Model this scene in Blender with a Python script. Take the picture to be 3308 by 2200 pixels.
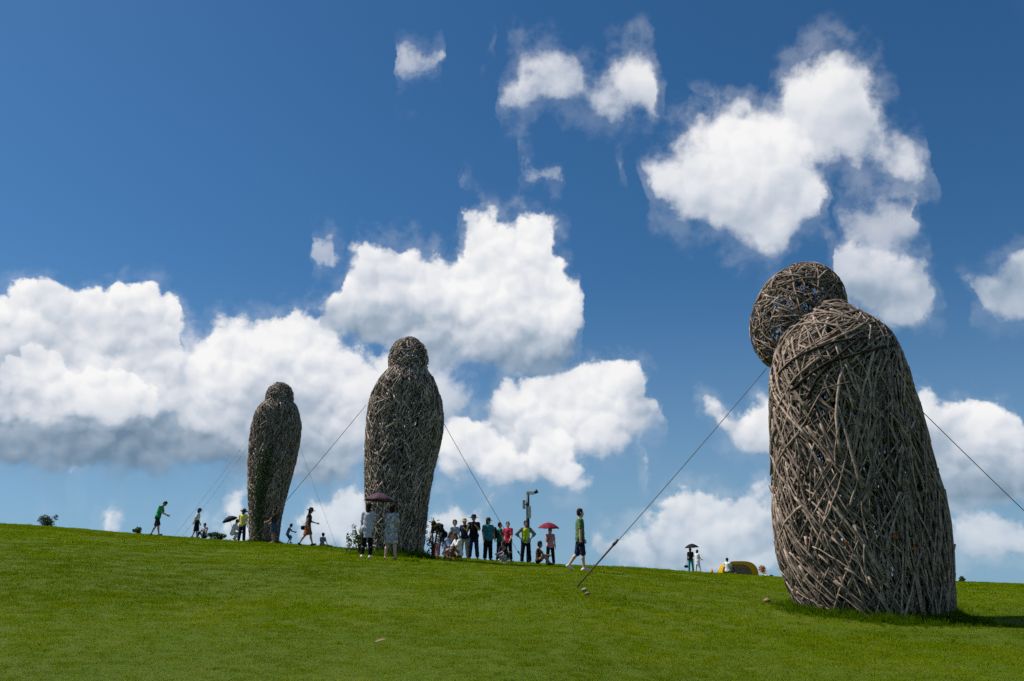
# Giant woven-branch figures standing on a grassy hill under a cumulus sky.
import bpy, bmesh, math, random
import numpy as np
from mathutils import Vector, Matrix

R = math.radians
for o in list(bpy.data.objects):
    bpy.data.objects.remove(o)
scene = bpy.context.scene
COL = scene.collection
rng = np.random.default_rng(11)
random.seed(11)

# ------------------------------------------------------------------ camera
EYE = 1.6
LENS = 30.0
FPX = LENS / 36.0 * 3308.0
PITCH = math.atan(795.0 / FPX)
cam = bpy.data.cameras.new('camera')
cam.lens = LENS
cam.sensor_width = 36.0
cam.clip_start = 0.1
cam.clip_end = 6000.0
cam_ob = bpy.data.objects.new('camera', cam)
COL.objects.link(cam_ob)
cam_ob.location = (0, 0, EYE)
cam_ob.rotation_euler = (math.pi / 2 + PITCH, 0, 0)
scene.camera = cam_ob
scene.render.resolution_x, scene.render.resolution_y = 1024, 681

scene.view_settings.view_transform = 'Standard'
scene.view_settings.look = 'None'
scene.view_settings.exposure = 0.3
scene.view_settings.gamma = 1.0
scene.view_settings.use_curve_mapping = False
scene.render.engine = 'CYCLES'
scene.cycles.max_bounces = 6
scene.cycles.diffuse_bounces = 3
scene.cycles.glossy_bounces = 2
scene.cycles.transparent_max_bounces = 8
scene.cycles.use_denoising = False
scene.cycles.use_adaptive_sampling = True
scene.cycles.adaptive_threshold = 0.015
scene.cycles.adaptive_min_samples = 10

CF = np.array([0, math.cos(PITCH), math.sin(PITCH)])
CU = np.array([0, -math.sin(PITCH), math.cos(PITCH)])
CR = np.array([1.0, 0, 0])


def ray(u, v):
    """world direction seen at a point of the 3308x2200 photograph"""
    return CF + CR * ((u - 1654.0) / FPX) + CU * ((1100.0 - v) / FPX)


def ts(u, v):
    d = ray(u, v)
    return d[0] / d[1], d[2] / d[1]


def at(u, v, Y):
    t, s = ts(u, v)
    return np.array([t * Y, Y, EYE + s * Y])


# ------------------------------------------------------------------ sun and sky
SUN_EL, SUN_AZ = R(55), R(-78)          # azimuth from +Y towards +X: the sun stands to the left, a little beyond
sun_dir = np.array([math.sin(SUN_AZ) * math.cos(SUN_EL), math.cos(SUN_AZ) * math.cos(SUN_EL), math.sin(SUN_EL)])
sl = bpy.data.lights.new('sun', 'SUN')
sl.energy = 4.6
sl.angle = R(0.53)
sl.color = (1.0, 0.95, 0.87)
sun = bpy.data.objects.new('sun', sl)
COL.objects.link(sun)
sun.rotation_euler = Vector(sun_dir).to_track_quat('Z', 'Y').to_euler()
sun.location = (-40, 20, 60)

world = bpy.data.worlds.new('World')
scene.world = world
world.use_nodes = True
WN = world.node_tree
WN.nodes.clear()
BG_STRENGTH = 0.1


class NT:
    """tiny helper that adds math nodes to a tree"""

    def __init__(self, tree):
        self.t = tree

    def n(self, kind, **kw):
        nd = self.t.nodes.new(kind)
        for k, v in kw.items():
            setattr(nd, k, v)
        return nd

    def put(self, sock, v):
        if isinstance(v, bpy.types.NodeSocket):
            self.t.links.new(v, sock)
        else:
            sock.default_value = v

    def m(self, op, a, b=None, c=None, clamp=False):
        nd = self.n('ShaderNodeMath', operation=op, use_clamp=clamp)
        self.put(nd.inputs[0], a)
        if b is not None:
            self.put(nd.inputs[1], b)
        if c is not None:
            self.put(nd.inputs[2], c)
        return nd.outputs[0]

    def v(self, op, a, b=None, c=None, scale=None):
        nd = self.n('ShaderNodeVectorMath', operation=op)
        self.put(nd.inputs[0], a)
        if b is not None:
            self.put(nd.inputs[1], b)
        if c is not None:
            self.put(nd.inputs[2], c)
        if scale is not None:
            self.put(nd.inputs['Scale'], scale)
        return nd.outputs['Value'] if op in ('DOT_PRODUCT', 'DISTANCE', 'LENGTH') else nd.outputs['Vector']

    def noise(self, vec, scale, detail, rough=0.55, dist=0.0, color=False, lac=2.0):
        nd = self.n('ShaderNodeTexNoise')
        self.put(nd.inputs['Vector'], vec)
        nd.inputs['Scale'].default_value = scale
        nd.inputs['Detail'].default_value = detail
        nd.inputs['Roughness'].default_value = rough
        nd.inputs['Lacunarity'].default_value = lac
        nd.inputs['Distortion'].default_value = dist
        return nd.outputs['Color'] if color else nd.outputs[0]

    def voronoi(self, vec, scale, detail=0.0, rough=0.5):
        nd = self.n('ShaderNodeTexVoronoi', feature='F1')
        self.put(nd.inputs['Vector'], vec)
        nd.inputs['Scale'].default_value = scale
        nd.inputs['Detail'].default_value = detail
        nd.inputs['Roughness'].default_value = rough
        return nd.outputs['Distance']

    def smooth(self, x, a, b, lo=0.0, hi=1.0):
        nd = self.n('ShaderNodeMapRange', interpolation_type='SMOOTHSTEP')
        self.put(nd.inputs[0], x)
        self.put(nd.inputs[1], a)
        self.put(nd.inputs[2], b)
        nd.inputs[3].default_value = lo
        nd.inputs[4].default_value = hi
        return nd.outputs[0]

    def lin(self, x, a, b, lo=0.0, hi=1.0):
        nd = self.n('ShaderNodeMapRange')
        self.put(nd.inputs[0], x)
        nd.inputs[1].default_value = a
        nd.inputs[2].default_value = b
        nd.inputs[3].default_value = lo
        nd.inputs[4].default_value = hi
        return nd.outputs[0]

    def mix(self, f, a, b, blend='MIX'):
        nd = self.n('ShaderNodeMix', data_type='RGBA', blend_type=blend)
        self.put(nd.inputs[0], f)
        self.put(nd.inputs[6], a)
        self.put(nd.inputs[7], b)
        return nd.outputs[2]


# cumulus clouds as banks in the sky: per bank, rows of  x, top, bottom  (in a 2358-wide sketch of the sky; converted to azimuth and elevation)
# bank: softness of the edge, opacity, height and depth of the grey underside, ragged (0 cauliflower .. 1 torn)
BANKS = [
    dict(soft=60, op=.30, base=60, dark=.25, ragged=1.0, rows="""
     60 1190 1185|75 1168 1188|110 1165 1195|140 1180 1190|155 1190 1185|350 1230 1215|430 1215 1250|480 1190 1260|540 1170 1260|600 1160 1260|640 1200 1260|700 1300 1250|1350 1300 1280|1380 1262 1310|1420 1240 1330|1480 1225 1340|1560 1200 1340|1640 1190 1340|1760 1180 1340|1900 1200 1340|2100 1230 1340|2200 1230 1340|2290 1235 1340|2390 1250 1340|2440 1300 1290"""),
    dict(soft=34, op=.85, base=34, dark=.30, ragged=.55, rows="""
     150 1115 1100|160 1069 1110|180 1050 1135|205 1069 1120|212 1112 1106|222 1140 1130|232 1189 1222|248 1164 1238|268 1156 1240|282 1162 1225|292 1200 1190|480 1250 1235|505 1194 1260|530 1156 1260|560 1134 1270|590 1174 1270|615 1206 1260|640 1245 1230|660 1210 1200|672 1162 1260|700 1150 1268|740 1156 1272|765 1184 1278|785 1160 1280|815 1130 1282|845 1149 1285|870 1180 1285|900 1238 1230|960 1240 1220|985 1179 1260|1010 1169 1270|1060 1189 1272|1110 1189 1265|1140 1232 1225|1340 1250 1235|1370 1228 1290|1400 1236 1300|1440 1234 1310|1480 1214 1310|1520 1219 1315|1560 1204 1320|1600 1194 1325|1690 1189 1330|1740 1199 1330|1790 1219 1330|1840 1290 1280|2150 1225 1210|2185 1189 1270|2240 1184 1290|2290 1194 1300|2350 1174 1300|2400 1194 1300|2440 1270 1250"""),
    dict(soft=34, op=.90, base=60, dark=.36, ragged=.35, rows="""
     1470 1260 1235|1500 1215 1300|1520 1175 1315|1545 1150 1320|1580 1134 1322|1620 1126 1322|1660 1136 1322|1690 1160 1318|1706 1150 1310|1735 1135 1305|1770 1143 1300|1830 1180 1290|1870 1230 1240|2090 1190 1185|2130 1130 1225|2200 1080 1190|2300 1080 1180|2380 1100 1180|2440 1140 1150"""),
    # bank behind the nearest figure on the right
    dict(soft=30, op=.97, base=130, dark=.66, ragged=.28, rows="""
     2000 1000 990|2040 990 1040|2085 955 1080|2116 905 1150|2150 886 1165|2200 893 1176|2240 905 1180|2280 914 1184|2310 940 1184|2345 985 1180|2380 1000 1175|2420 1040 1140|2440 1090 1080"""),
    dict(soft=40, op=.95, base=45, dark=.3, ragged=.4, rows="""
     1590 1000 990|1604 962 985|1620 938 988|1640 932 992|1656 940 1000|1668 946 1010|1685 952 1022|1700 940 1034|1715 925 1045|1750 905 1056|1800 895 1066|1870 930 1070|1920 990 1050"""),
    # right of the middle figure
    dict(soft=30, op=.97, base=90, dark=.40, ragged=.26, rows="""
     1105 985 960|1130 950 1060|1150 905 1085|1165 895 1095|1195 878 1100|1230 868 1100|1262 862 1098|1290 866 1092|1320 856 1085|1360 850 1070|1385 836 1060|1412 834 1050|1440 840 1040|1465 848 1025|1490 860 1010|1508 888 995|1520 925 978|1538 942 966|1550 955 945"""),
    dict(soft=36, op=.97, base=50, dark=.30, ragged=.3, rows="""
     985 1080 1060|1000 1010 1085|1030 966 1100|1060 946 1110|1095 958 1114|1112 990 1116|1135 1002 1118|1160 1010 1120|1195 1020 1124|1225 1012 1127|1262 1000 1130|1295 994 1130|1322 1018 1130|1335 1050 1128|1362 1076 1126|1385 1100 1112|1395 1110 1100|1430 1075 1060|1460 1058 1078|1490 1085 1100|1500 1100 1085"""),
    # torn shreds
    dict(soft=30, op=.5, base=30, dark=.1, ragged=.8, rows="""
     690 600 595|704 565 590|718 535 600|738 528 622|752 560 600|758 590 592|765 572 600|778 568 628|790 590 615|798 610 600"""),
    dict(soft=30, op=.42, base=30, dark=.1, ragged=.8, rows="""
     1180 405 400|1195 390 400|1212 345 410|1225 380 425|1242 392 430|1262 386 415|1290 384 430|1305 405 425|1318 425 410|1390 410 400|1410 375 398|1440 372 385|1450 380 376"""),
    # big left cumulus: thin cloud between, grey underside, body, nearer billows
    dict(soft=60, op=.85, base=140, dark=.35, ragged=.5, rows="""
     350 900 880|385 840 1010|410 770 1030|435 748 1040|455 762 1044|480 770 1046|520 790 1046|560 800 1040|600 860 1000|640 930 900"""),
    dict(soft=90, op=.96, base=300, dark=.76, ragged=.3, rows="""
     -460 920 1060|-380 870 1070|-140 860 1080|-60 860 1086|60 860 1090|160 870 1094|260 880 1100|340 900 1106|400 920 1104|470 940 1096|540 960 1096|620 970 1108|700 970 1122|770 980 1136|810 1010 1118|850 1062 1050"""),
    dict(soft=60, op=.78, base=120, dark=.40, ragged=.5, rows="""
     560 940 1020|640 880 1076|740 860 1096|800 830 1096|880 820 1060|960 820 1020|1020 840 1000|1080 870 970|1120 910 930"""),
    dict(soft=26, op=1.0, base=170, dark=.24, ragged=.14, rows="""
     -480 900 880|-440 800 930|-360 740 950|-280 760 955|-200 700 960|-120 720 960|-40 700 970|0 674 972|30 657 974|60 646 975|95 642 976|115 634 976|150 630 976|172 640 976|190 642 976|205 636 976|240 640 976|262 658 976|276 672 976|290 650 976|312 643 976|330 652 976|350 666 974|366 668 972|378 690 970|392 678 965|412 682 960|428 700 950|434 722 930|440 760 900|446 800 880|452 830 850"""),
    dict(soft=38, op=.97, base=120, dark=.32, ragged=.24, rows="""
     385 940 930|412 890 1000|430 800 1012|445 770 1016|470 742 1020|492 722 1024|515 716 1026|545 718 1028|570 726 1030|590 714 1032|615 716 1034|632 716 1036|648 722 1038|665 708 1040|682 716 1040|690 704 1040|700 728 1040|722 735 1040|760 765 1040|800 790 1034|850 800 1010|900 815 985|950 850 960|980 890 930"""),
    dict(soft=18, op=.98, base=60, dark=.26, ragged=.12, rows="""
     -40 850 935|0 842 936|25 838 938|40 806 938|55 793 938|90 789 940|108 776 940|125 773 940|143 802 942|172 818 944|200 836 946|213 838 948|223 822 950|238 826 952|250 847 954|262 863 956|280 856 958|300 853 960|323 863 964|338 878 966|350 900 968|362 925 970|380 950 968|395 962 955"""),
    # heart shaped bank in the middle
    dict(soft=70, op=.72, base=240, dark=.62, ragged=.5, rows="""
     830 800 790|880 780 830|940 775 846|1000 770 862|1060 770 872|1120 775 866|1180 770 876|1230 740 888|1270 700 884|1300 680 870|1325 690 850|1340 715 800|1352 740 760"""),
    dict(soft=36, op=.99, base=85, dark=.42, ragged=.34, rows="""
     685 790 775|705 756 792|740 724 800|775 692 800|796 668 802|806 600 804|816 556 806|828 540 808|846 542 810|862 548 812|880 534 814|900 544 818|925 552 820|944 560 822|955 582 824|975 590 826|1000 574 828|1020 572 830|1036 590 832|1052 612 834|1066 636 836|1074 580 836|1088 560 836|1100 524 838|1120 506 838|1138 510 838|1150 530 838|1166 540 838|1182 524 838|1205 506 838|1225 512 838|1245 500 838|1262 498 838|1280 510 836|1296 538 830|1306 568 820|1310 600 812|1322 632 800|1334 678 780|1344 712 760|1352 740 735"""),
    dict(soft=22, op=.80, base=20, dark=.05, ragged=.8, rows="""
     1040 480 470|1050 445 478|1060 438 502|1075 470 515|1084 490 540|1095 488 560|1110 500 570|1130 520 575|1145 545 540|1200 470 462|1212 440 480|1222 462 492|1232 485 480"""),
    # high torn bank on the right
    dict(soft=66, op=.55, base=60, dark=.26, ragged=.9, rows="""
     1780 620 610|1890 560 545|1930 500 560|1975 440 580|2010 455 590|2060 440 600|2110 430 590|2140 480 560|2160 530 520|2185 560 540"""),
    dict(soft=56, op=.88, base=150, dark=.40, ragged=.45, rows="""
     1870 560 550|1895 548 640|1915 540 690|1950 536 710|1990 542 730|2020 560 750|2050 580 765|2085 578 775|2115 590 778|2140 605 766|2160 625 740|2172 650 690|2185 670 660|2215 690 670|2232 655 705|2262 638 728|2300 628 740|2335 608 752|2358 590 765|2400 580 765|2440 640 680"""),
    dict(soft=80, op=.94, base=150, dark=.24, ragged=.66, rows="""
     1765 260 250|1785 205 360|1812 150 396|1840 130 410|1870 112 412|1905 98 400|1945 106 394|1975 116 392|1995 135 392|2012 165 400|2028 205 410|2044 240 420|2060 268 430|2080 286 436|2100 300 434|2120 322 425|2138 350 412|2152 380 400|2162 405 392"""),
    dict(soft=76, op=.98, base=160, dark=.18, ragged=.58, rows="""
     1455 345 335|1475 330 400|1495 318 440|1530 308 470|1570 290 500|1605 270 520|1640 262 545|1670 242 566|1700 235 590|1735 232 606|1770 224 614|1805 240 612|1830 270 596|1850 300 570|1872 340 538|1890 380 522|1898 420 510|1902 480 490"""),
    dict(soft=72, op=.86, base=90, dark=.24, ragged=.8, rows="""
     1135 245 225|1152 215 255|1172 160 258|1185 116 254|1205 104 250|1240 98 248|1280 104 246|1320 120 250|1342 148 268|1356 190 284|1380 186 294|1400 156 302|1420 134 306|1450 118 310|1480 116 316|1502 138 320|1514 190 322|1522 235 320|1530 280 300|1540 310 290|1560 250 235|1578 222 242|1600 205 252|1630 186 252|1648 212 238|1660 245 225"""),
    dict(soft=44, op=.50, base=40, dark=.2, ragged=1.0, rows="""
     895 165 155|912 138 170|940 125 195|965 140 190|990 128 180|1018 130 172|1035 152 150|1060 170 150|1095 105 95|1115 88 120|1135 112 125|1145 135 120"""),
]
W2P = 3308.0 / 2358.0


AZ_LO, AZ_HI = -42.0, 42.0
DX = 0.0045


def curve(T, x, pts):
    """a profile over azimuth, read from a curve node"""
    nd = T.n('ShaderNodeFloatCurve')
    c = nd.mapping.curves[0]
    pts = sorted(pts)
    keep = [pts[0]]
    for p in pts[1:]:
        if p[0] > keep[-1][0] + 0.0015:
            keep.append(p)
    while len(c.points) < len(keep):
        c.points.new(0.5, 0.5)
    for p, (a, b) in zip(c.points, keep):
        p.location = (a, b)
        p.handle_type = 'AUTO_CLAMPED'
    nd.mapping.extend = 'HORIZONTAL'
    nd.mapping.update()
    T.put(nd.inputs['Value'], x)
    return nd.outputs[0]


def az_el(x, y):
    d = ray(x * W2P, y * W2P)
    d = d / np.linalg.norm(d)
    az = math.degrees(math.atan2(d[0], d[1]))
    return (az - AZ_LO) / (AZ_HI - AZ_LO), math.degrees(math.asin(d[2])) / 50.0 + 0.1


PX = W2P / FPX * 180 / math.pi / 50.0          # one sketch pixel in curve units (about)


def build_world():
    T = NT(WN)
    tc = T.n('ShaderNodeTexCoord')
    D = T.v('NORMALIZE', tc.outputs['Generated'])
    sky = T.n('ShaderNodeTexSky', sky_type='NISHITA')
    sky.sun_disc = False
    sky.sun_elevation = SUN_EL
    sky.sun_rotation = SUN_AZ
    sky.altitude = 0.0
    sky.air_density = 1.0
    sky.dust_density = 0.4
    sky.ozone_density = 3.0
    sep = T.n('ShaderNodeSeparateXYZ')
    T.put(sep.inputs[0], D)
    z = sep.outputs[2]
    zc = T.m('SQRT', T.m('MULTIPLY_ADD', T.m('MAXIMUM', z, 0.0), T.m('MAXIMUM', z, 0.0), 0.012))
    comb = T.n('ShaderNodeCombineXYZ')
    T.put(comb.inputs[0], sep.outputs[0])
    T.put(comb.inputs[1], sep.outputs[1])
    T.put(comb.inputs[2], zc)
    T.put(sky.inputs[0], T.v('NORMALIZE', comb.outputs[0]))
    skyc = T.mix(1.0, sky.outputs[0], SKY_TINT, 'MULTIPLY')
    hsv = T.n('ShaderNodeHueSaturation')
    hsv.inputs['Saturation'].default_value = SKY_SAT
    T.put(hsv.inputs['Color'], skyc)
    skyc = hsv.outputs[0]
    skyc = T.mix(T.smooth(z, 0.36, -0.02, 0.0, 0.30), skyc, (3.3, 4.5, 5.4, 1))     # summer haze low in the sky

    # wind-torn displacement of the banks
    n1 = T.noise(D, 7.0, 4.0, 0.6, color=True)
    w1 = T.v('SUBTRACT', n1, (0.5, 0.5, 0.5))
    n2 = T.noise(D, 30.0, 4.0, 0.6, color=True)
    w2 = T.v('SUBTRACT', n2, (0.5, 0.5, 0.5))
    Dw = T.v('MULTIPLY_ADD', w1, (0.044, 0.044, 0.044), D)
    Dw = T.v('MULTIPLY_ADD', w2, (0.030, 0.030, 0.030), Dw)
    s2 = T.n('ShaderNodeSeparateXYZ')
    T.put(s2.inputs[0], Dw)
    az = T.m('ARCTAN2', s2.outputs[0], s2.outputs[1])
    X = T.lin(az, R(AZ_LO), R(AZ_HI))
    Xa, Xb = T.m('SUBTRACT', X, DX), T.m('ADD', X, DX)
    EL = T.m('MULTIPLY_ADD', T.m('ARCSINE', s2.outputs[2]), 180 / math.pi / 50.0, 0.1)

    # billows: rounded cells for cumulus, fractal wisps for torn cloud; read twice for the lit and the shaded side
    fb = T.noise(D, 18.0, 7.0, 0.60)
    vw = T.v('MULTIPLY_ADD', w2, (0.022, 0.022, 0.022), D)

    def cells(vec):
        # domes: squared distance to the nearest cell centre, at three sizes
        va = T.voronoi(vec, 11.0)
        vb = T.voronoi(vec, 26.0)
        vc = T.voronoi(vec, 58.0)
        h = T.m('MULTIPLY', va, va)
        h = T.m('MULTIPLY_ADD', T.m('MULTIPLY', vb, vb), 0.55, h)
        return T.m('MULTIPLY_ADD', T.m('MULTIPLY', vc, vc), 0.30, h)

    def soft(vec):
        return T.noise(vec, 8.0, 3.5, 0.5)
    off = np.array([-0.45, 0.0, 0.9])
    vo, vo2 = cells(vw), cells(T.v('ADD', vw, tuple(off * 0.010)))
    so, so2 = soft(D), soft(T.v('ADD', D, tuple(off * 0.018)))
    f0 = T.m('SUBTRACT', fb, 0.5)
    v0 = T.m('SUBTRACT', 0.42, vo)
    dlf = T.m('SUBTRACT', so, so2)
    dlv = T.m('SUBTRACT', vo2, vo)
    big = T.noise(D, 9.0, 3.0, 0.5)
    ramp = T.n('ShaderNodeValToRGB')
    cr = ramp.color_ramp
    stops = [(0.0, (0.125, 0.19, 0.265)), (0.4, (0.31, 0.375, 0.455)), (0.72, (0.56, 0.585, 0.635)), (1.0, (0.765, 0.76, 0.755))]
    cr.elements[0].position, cr.elements[0].color = stops[0][0], stops[0][1] + (1,)
    cr.elements[1].position, cr.elements[1].color = stops[-1][0], stops[-1][1] + (1,)
    for p, c in stops[1:-1]:
        cr.elements.new(p).color = c + (1,)
    alpha_c, light_c = None, None
    for bk in BANKS:
        tops, bots = [], []
        rows = [tuple(map(float, row.split())) for row in bk['rows'].replace('\n', ' ').split('|')]
        for i, (x, t, b) in enumerate(rows):
            if i in (0, len(rows) - 1) and t <= b:
                t, b = (t + b) / 2 + 5, (t + b) / 2 - 5
            if t > b:                                   # a closed gap between two clouds
                t, b = t + 60 + 40 * bk['ragged'], b - 60 - 40 * bk['ragged']
            tops.append(az_el(x, t))
            bots.append(az_el(x, b))
        for pts, v in ((tops, 0.0), (bots, 1.0)):                   # nothing beyond the ends of the bank
            pts += [(min(p[0] for p in pts) - 0.02, v), (max(p[0] for p in pts) + 0.02, v)]
        # distance to the outline, measured square to it: a steep flank is as soft as a level edge
        def profile(pts):
            p0, p1 = curve(T, Xa, pts), curve(T, Xb, pts)
            mid = T.m('MULTIPLY', T.m('ADD', p0, p1), 0.5)
            sl = T.m('MULTIPLY', T.m('SUBTRACT', p1, p0), 50.0 / ((AZ_HI - AZ_LO) * 2 * DX))
            sl = T.m('MINIMUM', T.m('ABSOLUTE', sl), 3.5)
            return mid, T.m('INVERSE_SQRT', T.m('MULTIPLY_ADD', sl, sl, 1.0))
        top, ktop = profile(tops)
        bot, kbot = profile(bots)
        up = T.m('MULTIPLY', T.m('SUBTRACT', top, EL), ktop)
        dn = T.m('MULTIPLY', T.m('SUBTRACT', EL, bot), kbot)
        d = T.m('ADD', T.m('SMOOTH_MIN', up, dn, 30 * PX), 11 * PX)
        rg = bk['ragged']
        rel = T.m('MULTIPLY_ADD', v0, (1 - rg) * 74 * PX, T.m('MULTIPLY', f0, (60 + 130 * rg) * PX))
        d = T.m('ADD', d, rel)
        a = T.smooth(d, -2 * PX, bk['soft'] * (0.45 + 0.65 * rg) * PX)
        under = T.smooth(T.m('ADD', dn, T.m('MULTIPLY', rel, 0.6)), -10 * PX, min(bk['base'] * 0.5, 34) * PX)        # undersides dissolve
        a = T.m('MULTIPLY', a, T.m('MULTIPLY', under, bk['op']))
        veil = T.smooth(T.m('ADD', d, T.m('MULTIPLY', f0, 190 * PX)), -40 * PX, 40 * PX, 0.0, 0.18 * bk['op'])            # thin vapour round the edges
        near = T.m('MINIMUM', T.m('SUBTRACT', top, EL), T.m('SUBTRACT', EL, bot))
        veil = T.m('MULTIPLY', veil, T.smooth(near, -95 * PX, -35 * PX))
        # nothing where the outline is closed
        a = T.m('MULTIPLY', T.m('MAXIMUM', a, veil), T.smooth(T.m('SUBTRACT', top, bot), -45 * PX, 0.0))
        hgt = T.m('ADD', T.m('MULTIPLY_ADD', f0, 60 * PX, dn), T.m('MULTIPLY_ADD', big, 130 * PX, -65 * PX))
        dark = T.smooth(hgt, bk['base'] * 1.55 * PX, bk['base'] * 0.2 * PX, 0.0, bk['dark'])
        lit = T.m('MULTIPLY_ADD', dlv, 0.74 * (1 - rg), T.m('MULTIPLY', dlf, 1.35))
        edge = T.smooth(up, 0.0, 160 * PX, 0.04, -0.07)
        li = T.m('ADD', T.m('ADD', lit, 0.90), edge)
        li = T.m('ADD', li, T.m('MULTIPLY_ADD', big, 0.36, -0.18))
        li = T.m('SUBTRACT', T.m('MINIMUM', li, 1.0), dark)
        if alpha_c is None:
            alpha_c, light_c = a, li
        else:
            # this bank lies in front of the ones before it
            mixl = T.n('ShaderNodeMix', data_type='FLOAT')
            T.put(mixl.inputs[0], T.m('DIVIDE', a, T.m('MAXIMUM', T.m('SUBTRACT', T.m('ADD', a, alpha_c), T.m('MULTIPLY', a, alpha_c)), 1e-4)))
            T.put(mixl.inputs[2], light_c)
            T.put(mixl.inputs[3], li)
            light_c = mixl.outputs[0]
            alpha_c = T.m('SUBTRACT', T.m('ADD', a, alpha_c), T.m('MULTIPLY', a, alpha_c))
    # sky outside the picture carries on with the same kind of cumulus
    away = T.v('DOT_PRODUCT', D, tuple(CF))
    outm = T.smooth(away, 0.82, 0.70)
    wide = T.noise(T.v('MULTIPLY', D, (1.0, 1.0, 1.9)), 3.4, 4.0, 0.55)
    Fo = T.m('ADD', T.m('MULTIPLY_ADD', wide, 5.0, -2.85), T.m('MULTIPLY', f0, 0.8))
    ao = T.m('MULTIPLY', T.smooth(Fo, 0.0, 0.35), T.m('MULTIPLY', outm, T.smooth(z, 0.0, 0.10)))
    alpha = T.m('MAXIMUM', alpha_c, ao)
    light = T.m('MAXIMUM', T.m('MINIMUM', light_c, 1.0), 0.0)
    mo = T.n('ShaderNodeMix', data_type='FLOAT')
    T.put(mo.inputs[0], outm)
    T.put(mo.inputs[2], light)
    T.put(mo.inputs[3], T.smooth(Fo, 1.2, 0.2, 0.55, 0.97))
    T.put(ramp.inputs[0], mo.outputs[0])
    cl = T.v('SCALE', ramp.outputs[0], scale=1.0 / BG_STRENGTH)
    # clouds near the horizon are seen through more air
    far = T.smooth(z, 0.17, 0.0, 0.0, 0.36)
    cl = T.mix(far, cl, skyc)
    col = T.mix(alpha, skyc, cl)
    bg = T.n('ShaderNodeBackground')
    bg.inputs['Strength'].default_value = BG_STRENGTH
    T.put(bg.inputs['Color'], col)
    out = T.n('ShaderNodeOutputWorld')
    T.put(out.inputs[0], bg.outputs[0])
    world.cycles.sampling_method = 'MANUAL'
    world.cycles.sample_map_resolution = 512


SKY_TINT = (0.51, 0.61, 0.67, 1)
SKY_SAT = 1.17
build_world()


# ------------------------------------------------------------------ small builders
def link(o, parent=None):
    COL.objects.link(o)
    if parent is not None:
        o.parent = parent
    return o


def mesh_object(name, verts, faces, mats=(), parent=None, smooth=True, face_mat=None, attr=None):
    me = bpy.data.meshes.new(name)
    me.from_pydata([tuple(map(float, v)) for v in verts], [], [tuple(map(int, f)) for f in faces])
    for m in mats if isinstance(mats, (list, tuple)) else [mats]:
        me.materials.append(m)
    if face_mat is not None:
        me.polygons.foreach_set('material_index', np.asarray(face_mat, dtype=np.int32))
    if smooth:
        me.polygons.foreach_set('use_smooth', np.ones(len(me.polygons), dtype=bool))
    if attr is not None:
        a = me.attributes.new('tone', 'FLOAT', 'FACE')
        a.data.foreach_set('value', np.asarray(attr, dtype=np.float32))
    me.update()
    return link(bpy.data.objects.new(name, me), parent)


def empty(name, loc):
    o = bpy.data.objects.new(name, None)
    o.empty_display_size = 0.3
    COL.objects.link(o)
    o.location = tuple(map(float, loc))
    return o


def tag(o, label, cat, group=None):
    o['label'] = label
    o['category'] = cat
    if group:
        o['group'] = group
    return o


def struct(o):
    o['kind'] = 'structure'
    return o


def stuff(o):
    o['kind'] = 'stuff'
    return o


def tube(pts, rad, sides=6, cap=True):
    """verts, faces of a tube through pts; rad is one radius or one per point"""
    P = np.asarray(pts, dtype=float)
    n = len(P)
    r = np.full(n, rad, dtype=float) if np.isscalar(rad) else np.asarray(rad, dtype=float)
    tan = np.gradient(P, axis=0)
    tan /= np.linalg.norm(tan, axis=1)[:, None] + 1e-12
    ref = np.array([0, 0, 1.0]) if abs(tan[0][2]) < 0.9 else np.array([1.0, 0, 0])
    nrm = np.cross(tan[0], ref)
    nrm /= np.linalg.norm(nrm)
    V, F = [], []
    ang = np.linspace(0, 2 * np.pi, sides, endpoint=False)
    for i in range(n):
        nrm = nrm - tan[i] * np.dot(nrm, tan[i])
        nrm /= np.linalg.norm(nrm) + 1e-12
        bn = np.cross(tan[i], nrm)
        V.append(P[i] + r[i] * (np.cos(ang)[:, None] * nrm + np.sin(ang)[:, None] * bn))
    V = np.concatenate(V)
    for i in range(n - 1):
        for k in range(sides):
            a, b = i * sides + k, i * sides + (k + 1) % sides
            F.append((a, b, b + sides, a + sides))
    if cap:
        F.append(tuple(range(sides))[::-1])
        F.append(tuple((n - 1) * sides + k for k in range(sides)))
    return V, F


class Bag:
    """collects pieces that belong to one mesh"""

    def __init__(self):
        self.v, self.f, self.m, self.n, self.tone = [], [], [], 0, []

    def add(self, V, F, mat=0, tone=0.5):
        V = np.asarray(V, dtype=float)
        self.v.append(V)
        self.f += [tuple(i + self.n for i in f) for f in F]
        self.m += [mat] * len(F)
        self.tone += [tone] * len(F)
        self.n += len(V)
        return self

    def build(self, name, mats, parent=None, smooth=True):
        return mesh_object(name, np.concatenate(self.v), self.f, mats, parent, smooth, self.m, self.tone)


def box(c, s, rot=0.0, bevel=0.0):
    c, s = np.asarray(c, float), np.asarray(s, float) / 2
    cs, sn = math.cos(rot), math.sin(rot)
    V = []
    for z in (-1, 1):
        for y in (-1, 1):
            for x in (-1, 1):
                p = np.array([x * s[0], y * s[1], z * s[2]])
                V.append(c + np.array([cs * p[0] - sn * p[1], sn * p[0] + cs * p[1], p[2]]))
    F = [(0, 2, 3, 1), (4, 5, 7, 6), (0, 1, 5, 4), (2, 6, 7, 3), (0, 4, 6, 2), (1, 3, 7, 5)]
    return np.array(V), F


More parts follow.
